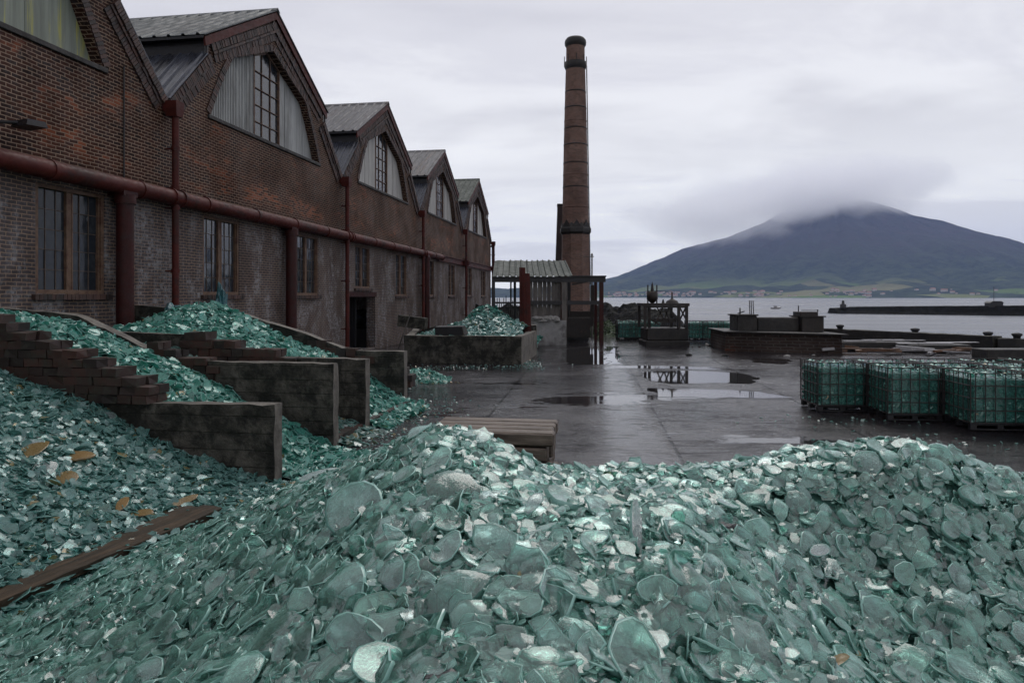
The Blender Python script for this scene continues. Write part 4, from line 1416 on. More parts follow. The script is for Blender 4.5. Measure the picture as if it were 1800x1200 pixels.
special(1475, 1128, 2.95, .07, (.1, -.6, 1), .3, 'small cream coloured shard low in the right hand hollow', hero_shard(207, 16, .4), M['g_amber'], (1, .5, 1), up=.09)
special(940, 940, 3.4, .1, (.2, -.7, 1), .8, 'milky white shard in the centre of the foreground heap', hero_shard(208, 16, .6), M['g_sheet'], (1, .6, 1), up=.12)

# dark slag lumps between the shards
def lump(name, loc, r_, mat, label, cat, seed, sq=(1, 1, .7), group=None):
    bm = bmesh.new()
    bmesh.ops.create_icosphere(bm, subdivisions=3, radius=1)
    for v_ in bm.verts:
        n_ = mnoise.fractal(v_.co * 1.3 + Vector((seed * 3.1, 0, 0)), 1, 2, 4)
        v_.co *= 1 + n_ * .4
        v_.co = Vector((v_.co.x * r_ * sq[0], v_.co.y * r_ * sq[1], v_.co.z * r_ * sq[2]))
    me = bpy.data.meshes.new(name); bm.to_mesh(me); bm.free(); me.materials.append(mat)
    o = bpy.data.objects.new(name, me); o.location = loc; COL.objects.link(o)
    tag(o, label, cat, group)
    return o
for i, (px, py, Y, r_, lab) in enumerate([(905, 1088, 2.5, .05, 'black slag lump upper of the pair right of the biggest shard'), (785, 1168, 2.3, .06, 'wide black slag lump at the bottom below the biggest shard'), (918, 1142, 2.4, .05, 'small black slag lump lower right of the biggest shard'), (1280, 868, 4.0, .07, 'dark brown lump near the crest right of centre')]):
    x = (px - 900) / 1200 * Y
    z = float(fz(np.array([x]), np.array([Y]))[0])
    lump('slag_lump', (x, Y, z + .005), r_, M['slag'], lab, 'slag', i, (1.3, .8, .7))

# amber flakes on the near-left slope
for i, (px, py, r_, lab) in enumerate([(140, 881, .16, 'flat tan glass flake, topmost of the amber pieces on the left slope'), (60, 890, .19, 'patchy brown and yellow flake at the far left edge'), (115, 903, .13, 'small orange flake below the flat tan one'),
                                       (325, 892, .14, 'folded orange glass flake above the end of the plank'), (215, 912, .12, 'pale cream flake left of the mottled yellow flakes'), (250, 918, .12, 'mottled yellow flake just above the plank')]):
    p = ground(px, py, .09)
    me = hero_shard(300 + i, 16, .5); me.materials[0] = M['g_amber']; me.materials[1] = M['g_amber']
    o = bpy.data.objects.new('glass_flake', me); COL.objects.link(o)
    s2, n2 = toSN(p.x, p.y)
    o.location = (p.x, p.y, hA(s2, n2) + .06); o.scale = (r_ * 1.25, r_ * 1.1, r_ * .45); o.rotation_euler = orient((.1 * math.sin(i), -.35, 1), i * 1.3)
    tag(o, lab, 'glass flake')
for i, (px, py, r_, lab) in enumerate([(57, 787, .15, 'clear round glass piece on the left slope, highest of three'), (80, 832, .19, 'large clear green flake on the left slope above the amber pieces'), (272, 810, .1, 'small milky disc beside the first bin wall'), (190, 735, .12, 'clear broken bottle end under the first bin wall bricks')]):
    # walk the ray to heap A
    Y = 4.0
    while Y < 12:
        q = at(px, py, Y); s2, n2 = toSN(q.x, q.y)
        if q.z < hA(s2, n2): break
        Y += .03
    me = hero_shard(320 + i, 16, .8); me.materials[0] = M['g_sheet']
    o = bpy.data.objects.new('glass_flake', me); COL.objects.link(o)
    o.location = q + Vector((0, 0, .05)); o.scale = (r_,) * 3; o.rotation_euler = orient((.3, -.5, 1), i)
    tag(o, lab, 'glass flake')

# plank between the two heaps
pA, pB = ground(-60, 1092, .05), ground(372, 903, .08)
b = MB()
d = (pB - pA); Ln = d.length
for k, (o0, w_, z0, t_) in enumerate(((-.16, .30, .10, .07), (.15, .30, .08, .055))):
    nn_ = 26
    vs, fs = [], []
    for i in range(nn_ + 1):
        a = i / nn_
        for (yy, zz) in ((o0, z0), (o0 + w_, z0), (o0 + w_, z0 + t_), (o0 + w_ * .5, z0 + t_ + .012), (o0, z0 + t_)):
            vs.append((a * Ln, yy + .012 * fn(a * 9, yy * 3 + k, 1, zz), zz + .012 * fn(a * 8, yy, 1, 8)))
    for i in range(nn_):
        for j in range(5):
            fs.append((i * 5 + j, i * 5 + (j + 1) % 5, (i + 1) * 5 + (j + 1) % 5, (i + 1) * 5 + j))
    fs += [tuple(range(4, -1, -1)), tuple(nn_ * 5 + j for j in range(5))]
    b.add(vs, fs)
M['plank'] = m_plain('brown_plank', (.085, .058, .036), .6, 0, .6, 3.5, .9, .2, c2=(.026, .022, .016), stretch=(.6, 7, 7), bd=.015, cov=(.42, .62))
pl = b.build('plank', M['plank'], loc=(pA.x, pA.y, .0), rz=math.atan2(d.y, d.x))
tag(pl, 'weathered brown plank dividing the near left slope from the foreground heap', 'plank')

cl_ = np.random.default_rng(17)
ts_ = cl_.uniform(0, 1, 110); of_ = np.where(cl_.uniform(0, 1, 110) < .55, cl_.normal(-.14, .07, 110), cl_.normal(.44, .09, 110))
ux_, uy_ = d.x / Ln, d.y / Ln
PP = np.stack([pA.x + ux_ * ts_ * Ln - uy_ * of_, pA.y + uy_ * ts_ * Ln + ux_ * of_, np.full(110, .15)], -1)
o = shard_mesh('broken_glass', PP, np.tile([0, -.1, 1.0], (110, 1)), cl_.uniform(.03, .10, 110), [M['g_mid'], M['g_mid_edge']], nv=8, seed=71, tilt=.25)
tag(o, 'teal glass bits lying over both edges of the brown plank', 'broken glass', kind='stuff')

# timber block behind the heap
root = empty('timber_stack', (-.05, 9.0, 0), R(-9))
tag(root, 'squat stack of squared brown timbers behind the crest of the foreground heap', 'timber stack')
tb = None
for k in range(5):
    z0 = k * .19
    for q_ in range(4):
        b = MB()
        e_ = random.uniform(-.03, .03)
        b.rbox(-.98 + e_, -.55 + q_ * .252, z0 + random.uniform(0, .006), .60 - e_ + (.03 if k == 4 else 0), -.55 + q_ * .252 + .236, z0 + .168, .022)
        b.build('timber', M['timber'], root)

# ------------------------------------------------------------------ yard things
# puddles
def puddle(pts, seed, label, z=.004):
    g_ = random.Random(seed)
    P_ = [ground(px, py) for px, py in pts]
    out = []
    for i in range(len(P_)):
        a, c = P_[i], P_[(i + 1) % len(P_)]
        for k in range(14):
            t_ = k / 14
            q = a.lerp(c, t_)
            m_ = min(.35, (c - a).length * .09)
            q += Vector((mnoise.noise(q * 1.5), mnoise.noise(q * 1.5 + Vector((9, 0, 0))), 0)) * m_ * 1.6
            q.z = z
            out.append(q)
    b = MB(); b.add(out, [tuple(range(len(out)))])
    o = b.build('puddle', M['puddle'])
    tag(o, kind='structure')
puddle([(1126, 654), (1210, 651), (1296, 655), (1334, 664), (1322, 674), (1240, 673), (1180, 675), (1136, 668)], 1, '')
puddle([(1136, 682), (1220, 684), (1330, 688), (1388, 698), (1300, 700), (1160, 697)], 7, '')
puddle([(985, 614), (1055, 609), (1062, 640), (1010, 642), (975, 632)], 2, '')
puddle([(1066, 609), (1084, 609), (1094, 639), (1066, 641)], 3, '')
puddle([(1330, 628), (1395, 632), (1380, 640), (1320, 637)], 6, '')
# scattered crumbs of glass on the yard
def crumbs(name, pts, n, spread, mats, label, seed, size=(.015, .05)):
    g_ = np.random.default_rng(seed)
    P_ = []
    for (x, y, rx, ry) in pts:
        q = g_.normal(0, 1, (n, 2)) * np.array([rx, ry]) + np.array([x, y])
        P_ += [(a, c, .012) for a, c in q]
    P_ = np.array(P_)
    o = shard_mesh(name, P_, np.tile([0, 0, 1.0], (len(P_), 1)), g_.uniform(*size, len(P_)), mats, nv=5, seed=seed, tilt=.3, thick=(.1, .4))
    tag(o, label, 'broken glass', kind='stuff')
q1, q2 = W(16.5, 7.9), W(19.5, 7.2)
crumbs('glass_crumbs', [(q1.x, q1.y, .4, 1.6), (W(13, 7.9).x, W(13, 7.9).y, .4, 1.2)], 260, 0, [M['g_pale'], M['g_mid_edge']], 'tiny glass crumbs strewn on the yard beside the bin walls', 41)
crumbs('glass_crumbs', [(ground(820, 645).x, ground(820, 645).y, 1.6, .5), (ground(930, 640).x, ground(930, 640).y, .3, .8)], 160, 0, [M['g_pale'], M['g_mid_edge']], 'bright glass crumbs along the foot of the concrete planter bin', 42, (.02, .05))
crumbs('glass_crumbs', [(ground(1500, 740).x, ground(1500, 740).y, .9, .4), (ground(1650, 775).x, ground(1650, 775).y, .8, .3)], 40, 0, [M['g_pale'], M['g_mid_edge']], 'few glass crumbs in front of the wire crates', 43)
# little spill at the last bin mouth
def hS(x, y):
    c = ground(735, 668)
    r2 = ((x - c.x) / 1.0) ** 2 + ((y - c.y) / .8) ** 2
    return .33 * max(0, 1 - r2) - .01
c = ground(735, 668)
heap('broken_glass', hS, ((c.x - 1.0, c.x + 1.0), (c.y - .8, c.y + .8)), 500, (.03, .07), [M['g_bright'], M['g_mid_edge']], M['base_mid'], lambda u, v_, z: Vector((u, v_, z)), 'small spill of teal glass at the end of the fourth bin wall', 51, cell=.1)
crumbs('glass_crumbs', [(c.x + .2, c.y - .5, .4, .15)], 120, 0, [M['g_amber'], M['g_amber']], 'rusty orange glass crumbs at the front of the small spill', 52, (.02, .06))
me = hero_shard(401, 16, .1); me.materials[0] = M['g_sheet']
o = bpy.data.objects.new('plastic_tub', me); COL.objects.link(o)
p = ground(662, 728, .1); o.location = p + Vector((0, 0, .08)); o.scale = (.34, .24, .5); o.rotation_euler = (.1, -.15, .4)
tag(o, 'crumpled white plastic sheet lying in the mouth of the third bin', 'plastic sheet'); o.name = 'plastic_sheet'

# planter bin beyond the doorway
def yard_wall(name, corners, z0, z1, th, mats, label, cat, seed=0, parent=None):
    pass
root = empty('planter_bin', W(28.1, 8.4, 0))
tag(root, 'low concrete bin full of teal glass beyond the open doorway', 'bin')
def slab_between(p, q, z0, z1, th, mats, name, parent, seed=0, top_f=None):
    p, q = Vector(p), Vector(q)
    d = q - p; Ln = d.length
    ux = d.normalized(); nn = Vector((-ux.y, ux.x, 0))
    K, H, T = max(3, int(Ln / .3)), 5, 2
    vs, idx = [], {}
    def V(i, j, k):
        if (i, j, k) not in idx:
            zt = z1 + (top_f(i / K) if top_f else 0)
            a = p + ux * Ln * i / K + nn * (k / T - .5) * th
            a = Vector((a.x, a.y, z0 + (zt - z0) * j / H))
            a += mnoise.noise_vector(a * 2.3 + Vector((seed, 0, 0))) * .03
            idx[(i, j, k)] = len(vs); vs.append(a - parent.location)
        return idx[(i, j, k)]
    fs, ms = [], []
    for i in range(K):
        for j in range(H):
            fs.append((V(i, j, 0), V(i + 1, j, 0), V(i + 1, j + 1, 0), V(i, j + 1, 0))); ms.append(0)
            fs.append((V(i, j, T), V(i, j + 1, T), V(i + 1, j + 1, T), V(i + 1, j, T))); ms.append(0)
        for k in range(T):
            fs.append((V(i, H, k), V(i + 1, H, k), V(i + 1, H, k + 1), V(i, H, k + 1))); ms.append(1)
    for j in range(H):
        for k in range(T):
            for i, fl in ((0, 1), (K, 0)):
                f_ = (V(i, j, k), V(i, j, k + 1), V(i, j + 1, k + 1), V(i, j + 1, k))
                fs.append(f_[::-1] if fl else f_); ms.append(1)
    b = MB(); b.v = [tuple(v_) for v_ in vs]; b.f = fs; b.m = ms; b.sm = [False] * len(fs)
    return b.build(name, mats, parent)
cm = [M['concrete'], M['concrete_light']]
slab_between(W(28.1, 3.7), W(28.1, 8.4), -.05, 1.08, .3, cm, 'front_wall', root, 1)
slab_between(W(28.3, 8.26), W(32.6, 8.26), -.05, 1.08, .3, [M['concrete_light'], M['concrete_light']], 'side_wall', root, 2)
slab_between(W(32.7, 5.2), W(32.7, 8.4), -.05, 1.35, .3, cm, 'back_wall', root, 3)
slab_between(W(28.3, 3.85), W(34.0, 2.4), -.05, 1.08, .3, cm, 'inner_wall', root, 4)
def hF(s_, n_):
    pk = .78 * math.exp(-(((n_ - 6.5) / 1.9) ** 2 + ((s_ - 31.0) / 1.5) ** 2))
    return .95 + pk + .05 * fn(s_, n_, 1.5, 1) + .1 * max(0, (s_ - 31))
heap('broken_glass', hF, ((28.25, 32.5), (3.9, 8.1)), 150, (.06, .13), [M['g_mid'], M['g_mid_edge']], M['base_mid'], W, 'teal broken glass mounded inside the concrete planter bin', 61)
def hG(s_, n_):
    pk = 1.7 * math.exp(-(((n_ - 5.0) / 1.6) ** 2 + ((s_ - 38.5) / 1.8) ** 2))
    return pk + .4 * max(0, 1 - abs(s_ - 38.5) / 4) + .05 * fn(s_, n_, 1.5, 1)
heap('broken_glass', hG, ((34.5, 42.5), (2.2, 8.0)), 60, (.08, .16), [M['g_bright'], M['g_mid_edge']], M['base_mid'], W, 'far teal glass heap behind the planter bin beside the factory end', 62, cell=.25)
crumbs('glass_crumbs', [(W(29.6, 4.6).x, W(29.6, 4.6).y, .5, .5)], 260, 0, [M['g_amber'], M['g_amber']], 'rusty orange glass crumbs in the left corner of the planter bin', 63, (.04, .09))
for o in [x for x in COL.objects if x.name.startswith('glass_crumbs')][-1:]: o.location.z = 1.0
# rusty drum & slanting boards in it
b = MB()
pc_ = W(28.7, 5.6, 1.0)
b.box(-.75, -.3, -.05, .35, .3, .42, 0, .03)
b.add([(.35, -.3, -.05), (.42, -.28, .1), (.5, .25, .1), (.35, .3, .42), (.35, -.3, .42)], [(0, 1, 4), (1, 2, 3, 4)], 1)
o = b.build('scrap_tank', [M['black'], M['iron']], loc=pc_, rz=R(-9)); tag(o, 'rusty rectangular scrap tank lying in the planter bin', 'tank')
b = MB()
b.bar((0, 0, 0), (.95, .05, .32), .5, .07); b.bar((-.9, .2, .55), (.4, .1, .42), .35, .5)
o = b.build('concrete_rubble', M['concrete'], loc=W(31.0, 3.3, 1.0), rz=R(-12)); tag(o, 'broken mossy concrete block behind the left end of the planter bin', 'rubble')
# leaning pole beside doorway
b = MB(); b.tube((0, 0, 0), (.62, .0, 1.85), .028, n=7)
p = ground(702, 622); p = W(*toSN(p.x, p.y)); 
o = b.build('leaning_pole', M['wood_grey'], loc=(-4.75, 27.6, .05), rz=.1); tag(o, 'thin pale pole leaning on the wall left of the planter bin', 'pole')

# red posts
for k, (px, Y, h, lean, lab) in enumerate([(919.5, 31.2, 3.95, .04, 'left and taller of the two red steel posts by the planter bin'), (929.5, 30.4, 3.65, .1, 'right and shorter of the two red steel posts by the planter bin')]):
    x = (px - 900) / 1200 * Y
    b = MB()
    for sx_ in (-.07, .07):
        b.bar((sx_, 0, 0), (sx_ - lean, 0, h), .035, .14)
    b.bar((0, 0, 0), (-lean, 0, h), .17, .03)
    o = b.build('steel_post', M['red_paint'], loc=(x, Y, 0)); tag(o, lab, 'post', 'red steel posts')
    b2 = MB(); b2.box(-.2, -.2, 0, .2, .2, .03); b2.build('base_plate', M['iron'], o)

# open shed with green roof
SY = 37.6
root = empty('open_shed', ((960 - 900) / 1200 * SY, SY, 0))
tag(root, 'derelict open shed with a green corrugated roof and black timber frame', 'shed')
def X(px, Y=SY): return (px - 900) / 1200 * Y
def Z(py, Y=SY): return EYE + (522 - py) * Y / 1200
RL = root.location
def shed(b, name, mat, par=None):
    o = b.build(name, mat, par or root)
    o.matrix_parent_inverse = Matrix.Translation(-RL) if (par is None or par is root) else Matrix.Identity(4)
    return o
b = MB()
# roof: ribs run up-slope (y), profile along x
pit = .34
xs0, xs1 = X(866), X(998)
vs, fs = [], []
xx = xs0; cols_ = []
while xx < xs1:
    cols_ += [(xx, 0), (xx + .2, 0), (xx + .24, .05), (xx + .30, .05)]
    xx += pit
y0_, z0_, y1_, z1_ = SY - .3, Z(486), SY + 4.6, Z(460, SY + 4.6) + .05
for k, (x_, h_) in enumerate(cols_):
    j0 = random.uniform(-.06, .06); 
    vs += [(x_, y0_ + j0, z0_ + h_), (x_, y1_ + random.uniform(-.08, .08), z1_ + h_ + random.uniform(-.03, .05))]
for k in range(len(cols_) - 1):
    fs.append((2 * k, 2 * k + 2, 2 * k + 3, 2 * k + 1))
b.add(vs, fs)
b.add([(v_[0], v_[1], v_[2] - .03) for v_ in vs], [f_[::-1] for f_ in fs])
shed(b, 'roof', M['roof_green'])
b = MB(); b.bar((X(866), SY, Z(491)), (X(1064), SY, Z(491)), .28, .30); shed(b, 'beam', M['black'])
b = MB(); b.bar((X(1000), SY, Z(485.5)), (X(1065), SY, Z(485.5)), .5, .06); shed(b, 'beam', M['black'])
b = MB(); b.bar((X(930), SY, Z(532)), (X(1060), SY, Z(532)), .2, .22); shed(b, 'beam', M['black'])
b = MB(); b.bar((X(866), SY + 4.5, Z(488)), (X(1050), SY + 4.5, Z(488)), .25, .3); shed(b, 'beam', M['black'])
b = MB(); b.bar((X(866), SY, Z(532)), (X(930), SY, Z(532)), .12, .1); shed(b, 'beam', M['black'])
for (px, Y, w_, mt) in ((992, SY, .26, 'wood_grey'), (1057, SY, .22, 'dark_red'), (1047, SY + 1.2, .16, 'dark_red'), (868, SY, .14, 'black'), (905, SY + 4.5, .16, 'black'), (1000, SY + 4.5, .2, 'black'), (898, SY + 4.5, .1, 'black')):
    b = MB(); b.bar((X(px, Y), Y, 0), (X(px, Y), Y, 3.6), w_, w_); shed(b, 'post', M[mt])
b = MB()
xx = X(931)
while xx < X(985):
    w_ = random.uniform(.16, .3)
    b.box(xx, SY + .12 + random.uniform(-.02, .02), 1.2, xx + w_ - .012, SY + .17, 3.6)
    xx += w_
shed(b, 'plank_wall', M['wood_grey'])
b = MB()
for yy in (SY + 1.2, SY + 3.2):
    b.bar((X(1000), yy, Z(487)), (X(1062), yy, Z(487)), .12, .16)
b.bar((X(1005), SY, Z(500)), (X(1058), SY + .0, Z(489)), .1, .12)
b.bar((X(1057), SY, 1.2), (X(1057, SY + 3), SY + 3, 3.4), .08, .1)
b.bar((X(1010), SY + 3.5, 1.3), (X(1056), SY + 3.5, 1.3), .2, .9)
shed(b, 'brace', M['iron'])
b = MB()
for (a, c, d_, e) in ((1046, 500, 1056, 560), (1000, 560, 1045, 597)):
    b.box(X(a), SY + 2.0, Z(e), X(d_), SY + 2.3, Z(c))
shed(b, 'rusty_sheet', M['iron'])
b = MB()
b.box(X(1003), SY + 4.2, 0, X(1050), SY + 4.3, 1.1)
shed(b, 'back_board', M['black'])
# whitewashed block
r2 = empty('block_wall', (X(962), SY - .2, 0))
tag(r2, 'whitewashed concrete block wall under the plank side of the open shed', 'wall')
slab_between((X(931), SY - .25, 0), (X(994), SY - .25, 0), -.05, Z(563), .6, [M['whitewash'], M['whitewash']], 'block', r2, 5)
for k, (px, sx_, lab) in enumerate(((945, .55, 'flat pale boulder on the left of the whitewashed block wall'), (962, .5, 'rounded pale boulder in the middle of the whitewashed block wall'), (974, .38, 'small pale boulder right of the others on the whitewashed wall'))):
    lump('boulder', (X(px), SY - .35, 1.38), .5, M['rock_pale'], lab, 'boulder', k + 5, (sx_ * 1.6, .7, .38))
# low wall and fence left of it, seen under the roof
b = MB()
for k in range(16):
    px = 870 + k * 3.9
    b.bar((X(px, 44), 44, 0), (X(px, 44), 44, random.uniform(2.0, 2.7)), .05, .05)
b.bar((X(866, 44), 44, 1.9), (X(932, 44), 44, 1.9), .06, .12); b.bar((X(866, 44), 44, .8), (X(932, 44), 44, .8), .06, .5)
tag(b.build('fence', M['black']), 'dark picket fence seen under the shed roof beyond the factory corner', 'fence')

# ------------------------------------------------------------------ chimneys
CY = 49.0
cx_ = (1011.5 - 900) / 1200 * CY
def CZ(py): return EYE + (522 - py) * CY / 1200
pxm = CY / 1200
ch = empty('chimney_stack', (cx_, CY, 0))
tag(ch, 'tall tapering round brick chimney with iron bands and a flared cap', 'chimney')
b = MB()
b.lathe([(27.5 * pxm, -.5), (26 * pxm, CZ(500)), (25.0 * pxm, CZ(412))], n=8, smooth=False, phase=math.pi / 8)
b.build('octagonal_base', M['brick_chimney'], ch)
b = MB()
b.lathe([(25.5 * pxm, CZ(413)), (28.5 * pxm, CZ(409)), (28.5 * pxm, CZ(403)), (26.5 * pxm, CZ(399)), (23.0 * pxm, CZ(392))], n=8, smooth=False, phase=math.pi / 8)
for k in range(8):
    a_ = k * math.pi / 4 + math.pi / 8 + math.pi / 8
    r_ = 25.6 * pxm
    c0 = Vector((math.cos(a_), math.sin(a_), 0)); t0 = Vector((-c0.y, c0.x, 0))
    base = c0 * r_ * .98
    vs = [base + t0 * .33 + Vector((0, 0, CZ(400))), base - t0 * .33 + Vector((0, 0, CZ(400))), base + Vector((0, 0, CZ(388))), c0 * 20 * pxm + t0 * .33 + Vector((0, 0, CZ(400))), c0 * 20 * pxm - t0 * .33 + Vector((0, 0, CZ(400))), c0 * 20 * pxm + Vector((0, 0, CZ(388)))]
    b.add(vs, [(0, 1, 2), (0, 2, 5, 3), (1, 4, 5, 2)])
b.build('cornice', M['concrete_dark'], ch)
b = MB()
prf = [(23.3 * pxm, CZ(395)), (22.2 * pxm, CZ(340)), (20.5 * pxm, CZ(250)), (18.7 * pxm, CZ(180)), (17.0 * pxm, CZ(122))]
b.lathe(prf, n=36)
b.build('shaft', M['brick_chimney'], ch)
def rad_at(py): return float(np.interp(py, [122, 180, 250, 340, 395], [17, 18.7, 20.5, 22.2, 23.3])) * pxm
for py in (163, 191, 214, 227, 256, 288, 308, 330, 365):
    b = MB(); r_ = rad_at(py) + .025
    b.lathe([(r_ - .05, CZ(py) - .055), (r_ - .01, CZ(py) - .045), (r_ - .01, CZ(py) + .045), (r_ - .05, CZ(py) + .055)], n=36)
    b.build('iron_band', M['brick_chimney'] if py in (214, 308, 365) else M['iron'], ch)
b = MB()
b.lathe([(17 * pxm, CZ(124)), (18.3 * pxm, CZ(121)), (19.6 * pxm, CZ(118)), (19.6 * pxm, CZ(111)), (17.2 * pxm, CZ(110))], n=36)
b.build('gallery_ring', M['concrete_dark'], ch)
b = MB()
b.lathe([(16.4 * pxm, CZ(112)), (16.2 * pxm, CZ(82))], n=36)
b.build('neck', M['brick_chimney'], ch)
b = MB()
b.lathe([(16.2 * pxm, CZ(84)), (18.6 * pxm, CZ(80)), (19 * pxm, CZ(76)), (18.2 * pxm, CZ(72)), (15.5 * pxm, CZ(68.5)), (10 * pxm, CZ(67)), (2 * pxm, CZ(66.5))], n=36)
b.build('cap', M['concrete_dark'], ch)
for a_ in np.linspace(0, 2 * math.pi, 8, endpoint=False):
    r_ = 19.4 * pxm
    b = MB(); b.tube((math.cos(a_) * r_, math.sin(a_) * r_, CZ(118)), (math.cos(a_) * r_, math.sin(a_) * r_, CZ(100)), .03, n=5)
    b.build('rail_post', M['iron'], ch)
b = MB()
for sg in (-.18, .18):
    b.tube((rad_at(400) + .12, sg, CZ(500)), (17.2 * pxm + .1, sg, CZ(118)), .02, n=5)
for i in range(56):
    f_ = i / 56
    xx = (rad_at(400) + .12) * (1 - f_) + (17.2 * pxm + .1) * f_
    b.tube((xx, -.18, CZ(500) * (1 - f_) + CZ(118) * f_), (xx, .18, CZ(500) * (1 - f_) + CZ(118) * f_), .014, n=4)
b.build('ladder', M['iron'], ch)
# second, broken stack
c2 = empty('chimney_stub', ((982 - 900) / 1200 * 56, 56, 0))
tag(c2, 'short dark tapered chimney stub directly left of the tall chimney', 'chimney')
q = 56 / 1200
b = MB(); b.lathe([(15.5 * q, 0), (14 * q, EYE + 40 * q), (8.5 * q, EYE + 160 * q)], c=(4 * q, 0), n=4, smooth=False, phase=math.pi / 4)
b.build('shaft', m_brick('stub_brick', (.05, .03, .028), (.03, .02, .02), (.08, .07, .065), orange=0), c2)
b = MB(); b.lathe([(8.9 * q, EYE + 158 * q), (9.4 * q, EYE + 160 * q), (9.4 * q, EYE + 163 * q)], c=(4 * q, 0), n=4, smooth=False, phase=math.pi / 4)
b.build('cap', M['concrete_dark'], c2)
# lamp post right of chimney
b = MB()
Yl = 44
b.tube((0, 0, 0), (0, 0, Z(449, Yl)), .05, n=7); b.tube((-.55, 0, Z(451, Yl)), (.12, 0, Z(451, Yl)), .03, n=6); b.tube((0, 0, Z(449, Yl)), (0, 0, Z(445, Yl)), .09, .03, n=8)
tag(b.build('lamp_post', M['wood_grey'], loc=(X(1040.5, Yl), Yl, 0)), 'thin grey lamp post just right of the tall chimney', 'lamp post')

# ------------------------------------------------------------------ wire crates of cullet
def make_crate():
    root = empty('wire_crate', (0, 0, 0))
    w_, d_, z0, z1 = 1.1, 1.02, .15, 1.12
    b = MB()
    for yy in (0, d_ / 2 - .05, d_ - .1):
        b.rbox(0, yy, .02, w_, yy + .1, .045, .004)
        for xx in (0, w_ / 2 - .06, w_ - .12):
            b.rbox(xx, yy, .045, xx + .12, yy + .1, .12, .006)
    for k in range(6):
        b.rbox(0, k * .186, .12, w_, k * .186 + .09, .145, .004)
    b.build('pallet', M['wood_grey' if False else 'black'], root)
    b = MB()
    r_ = .0095
    for sx_, sy2 in (((0, 0), (w_, 0)), ((w_, 0), (w_, d_)), ((w_, d_), (0, d_)), ((0, d_), (0, 0))):
        p, q = Vector((*sx_, 0)), Vector((*sy2, 0))
        for k in range(6):
            a = p.lerp(q, (k + .5) / 6 if k < 6 else 1)
            b.tube((a.x, a.y, z0), (a.x, a.y, z1), r_, n=6)
        for zz in np.linspace(z0 + .01, z1, 5):
            b.tube((p.x, p.y, zz), (q.x, q.y, zz), r_ * 1.15, n=6)
        b.tube((p.x, p.y, z0), (p.x, p.y, z1 + .01), r_ * 1.4, n=6)
    b.build('cage', M['cage'], root)
    # glass pressed against the wires
    g_ = np.random.default_rng(5)
    core = MB(); core.rbox(.035, .035, z0 + .005, w_ - .035, d_ - .035, z1 - .10, .03)
    c0 = core.build('glass_fill', M['tote_fill'], root)
    P_, N_ = [], []
    for k in range(330):
        f_ = g_.integers(0, 5)
        u, v_ = g_.uniform(.05, .95), g_.uniform(.04, .97)
        if f_ == 0: P_.append((u * w_, .035, z0 + v_ * (z1 - z0 - .1))); N_.append((0, -1, 0))
        elif f_ == 1: P_.append((u * w_, d_ - .035, z0 + v_ * (z1 - z0 - .1))); N_.append((0, 1, 0))
        elif f_ == 2: P_.append((.035, u * d_, z0 + v_ * (z1 - z0 - .1))); N_.append((-1, 0, 0))
        elif f_ == 3: P_.append((w_ - .035, u * d_, z0 + v_ * (z1 - z0 - .1))); N_.append((1, 0, 0))
        else: P_.append((u * w_ * .96 + .02, v_ * d_ * .96 + .02, z1 - .09 + g_.uniform(0, .09))); N_.append((0, 0, 1))
    so = shard_mesh('loose_shards', np.array(P_), np.array(N_), g_.uniform(.03, .065, len(P_)), [M['g_bright'], M['g_mid_edge']], nv=6, seed=77, tilt=.3)
    so['kind'] = 'stuff'
    so.parent = root
    return root
crate0 = make_crate()
used = False
def crate(x, y, rz, label, group, sc_=1.0):
    global used
    o = crate0 if not used else copy_tree(crate0)
    used = True
    o.location = (x, y, 0); o.rotation_euler[2] = rz + R(random.uniform(-1.6, 1.6)); o.scale = (sc_,) * 3
    tag(o, label, 'crate', group)
row_names = ['nearest the yard centre', 'second from the left', 'third from the left', 'fourth from the left', 'fifth from the left', 'sixth from the left']
base_p = [(6.9, 15.4), (7.87, 14.3), (8.9, 13.25), (9.98, 12.25), (11.05, 11.3)]
for i, (x, y) in enumerate(base_p):
    for r_ in range(0, i + 1):
        xx, yy = x + r_ * .165 * 1.1, y + r_ * 1.09
        if r_ == 0:
            lab = ['leftmost wire crate of green glass, nearest the puddle', 'second wire crate from the left in the stepped front row', 'third wire crate from the left in the stepped front row, low near the right edge',
                   'fourth wire crate of the stepped front row, at the right picture edge', 'fifth wire crate of the front row, beyond the right edge'][i]
            crate(xx, yy, R(-4), lab, 'wire crates of broken glass')
        elif xx / yy < .82:
            crate(xx, yy, R(-4), ['', 'wire crate one row behind the stepped front row, column %s', 'wire crate two rows behind the front, column %s', 'wire crate three rows behind the front, column %s', 'wire crate four rows behind the front, column %s'][r_] % ['', 'two', 'three', 'four', 'five'][i], 'wire crates of broken glass')
# far row of crates by the quay
k = 0
for px in range(1086, 1132, 22):
    crate(X(px, 41), 41 + k * .02, 0, ['first crate of the distant pair left of the machine frame', 'second crate of the distant row left of the machine frame', 'third crate left of the machine frame, half hidden by it'][k], 'distant wire crates along the quay', 1.05)
    k += 1
k = 0
for px in np.arange(1209, 1290, 27.2):
    Yc = 40.5 - .1 * k
    crate(X(px, Yc), Yc, R(-3), ['crate directly right of the machine frame in the distant row', 'second crate right of the machine frame', 'third crate of the distant row, left of the quay block'][min(k, 2)], 'distant wire crates along the quay', 1.05)
    k += 1

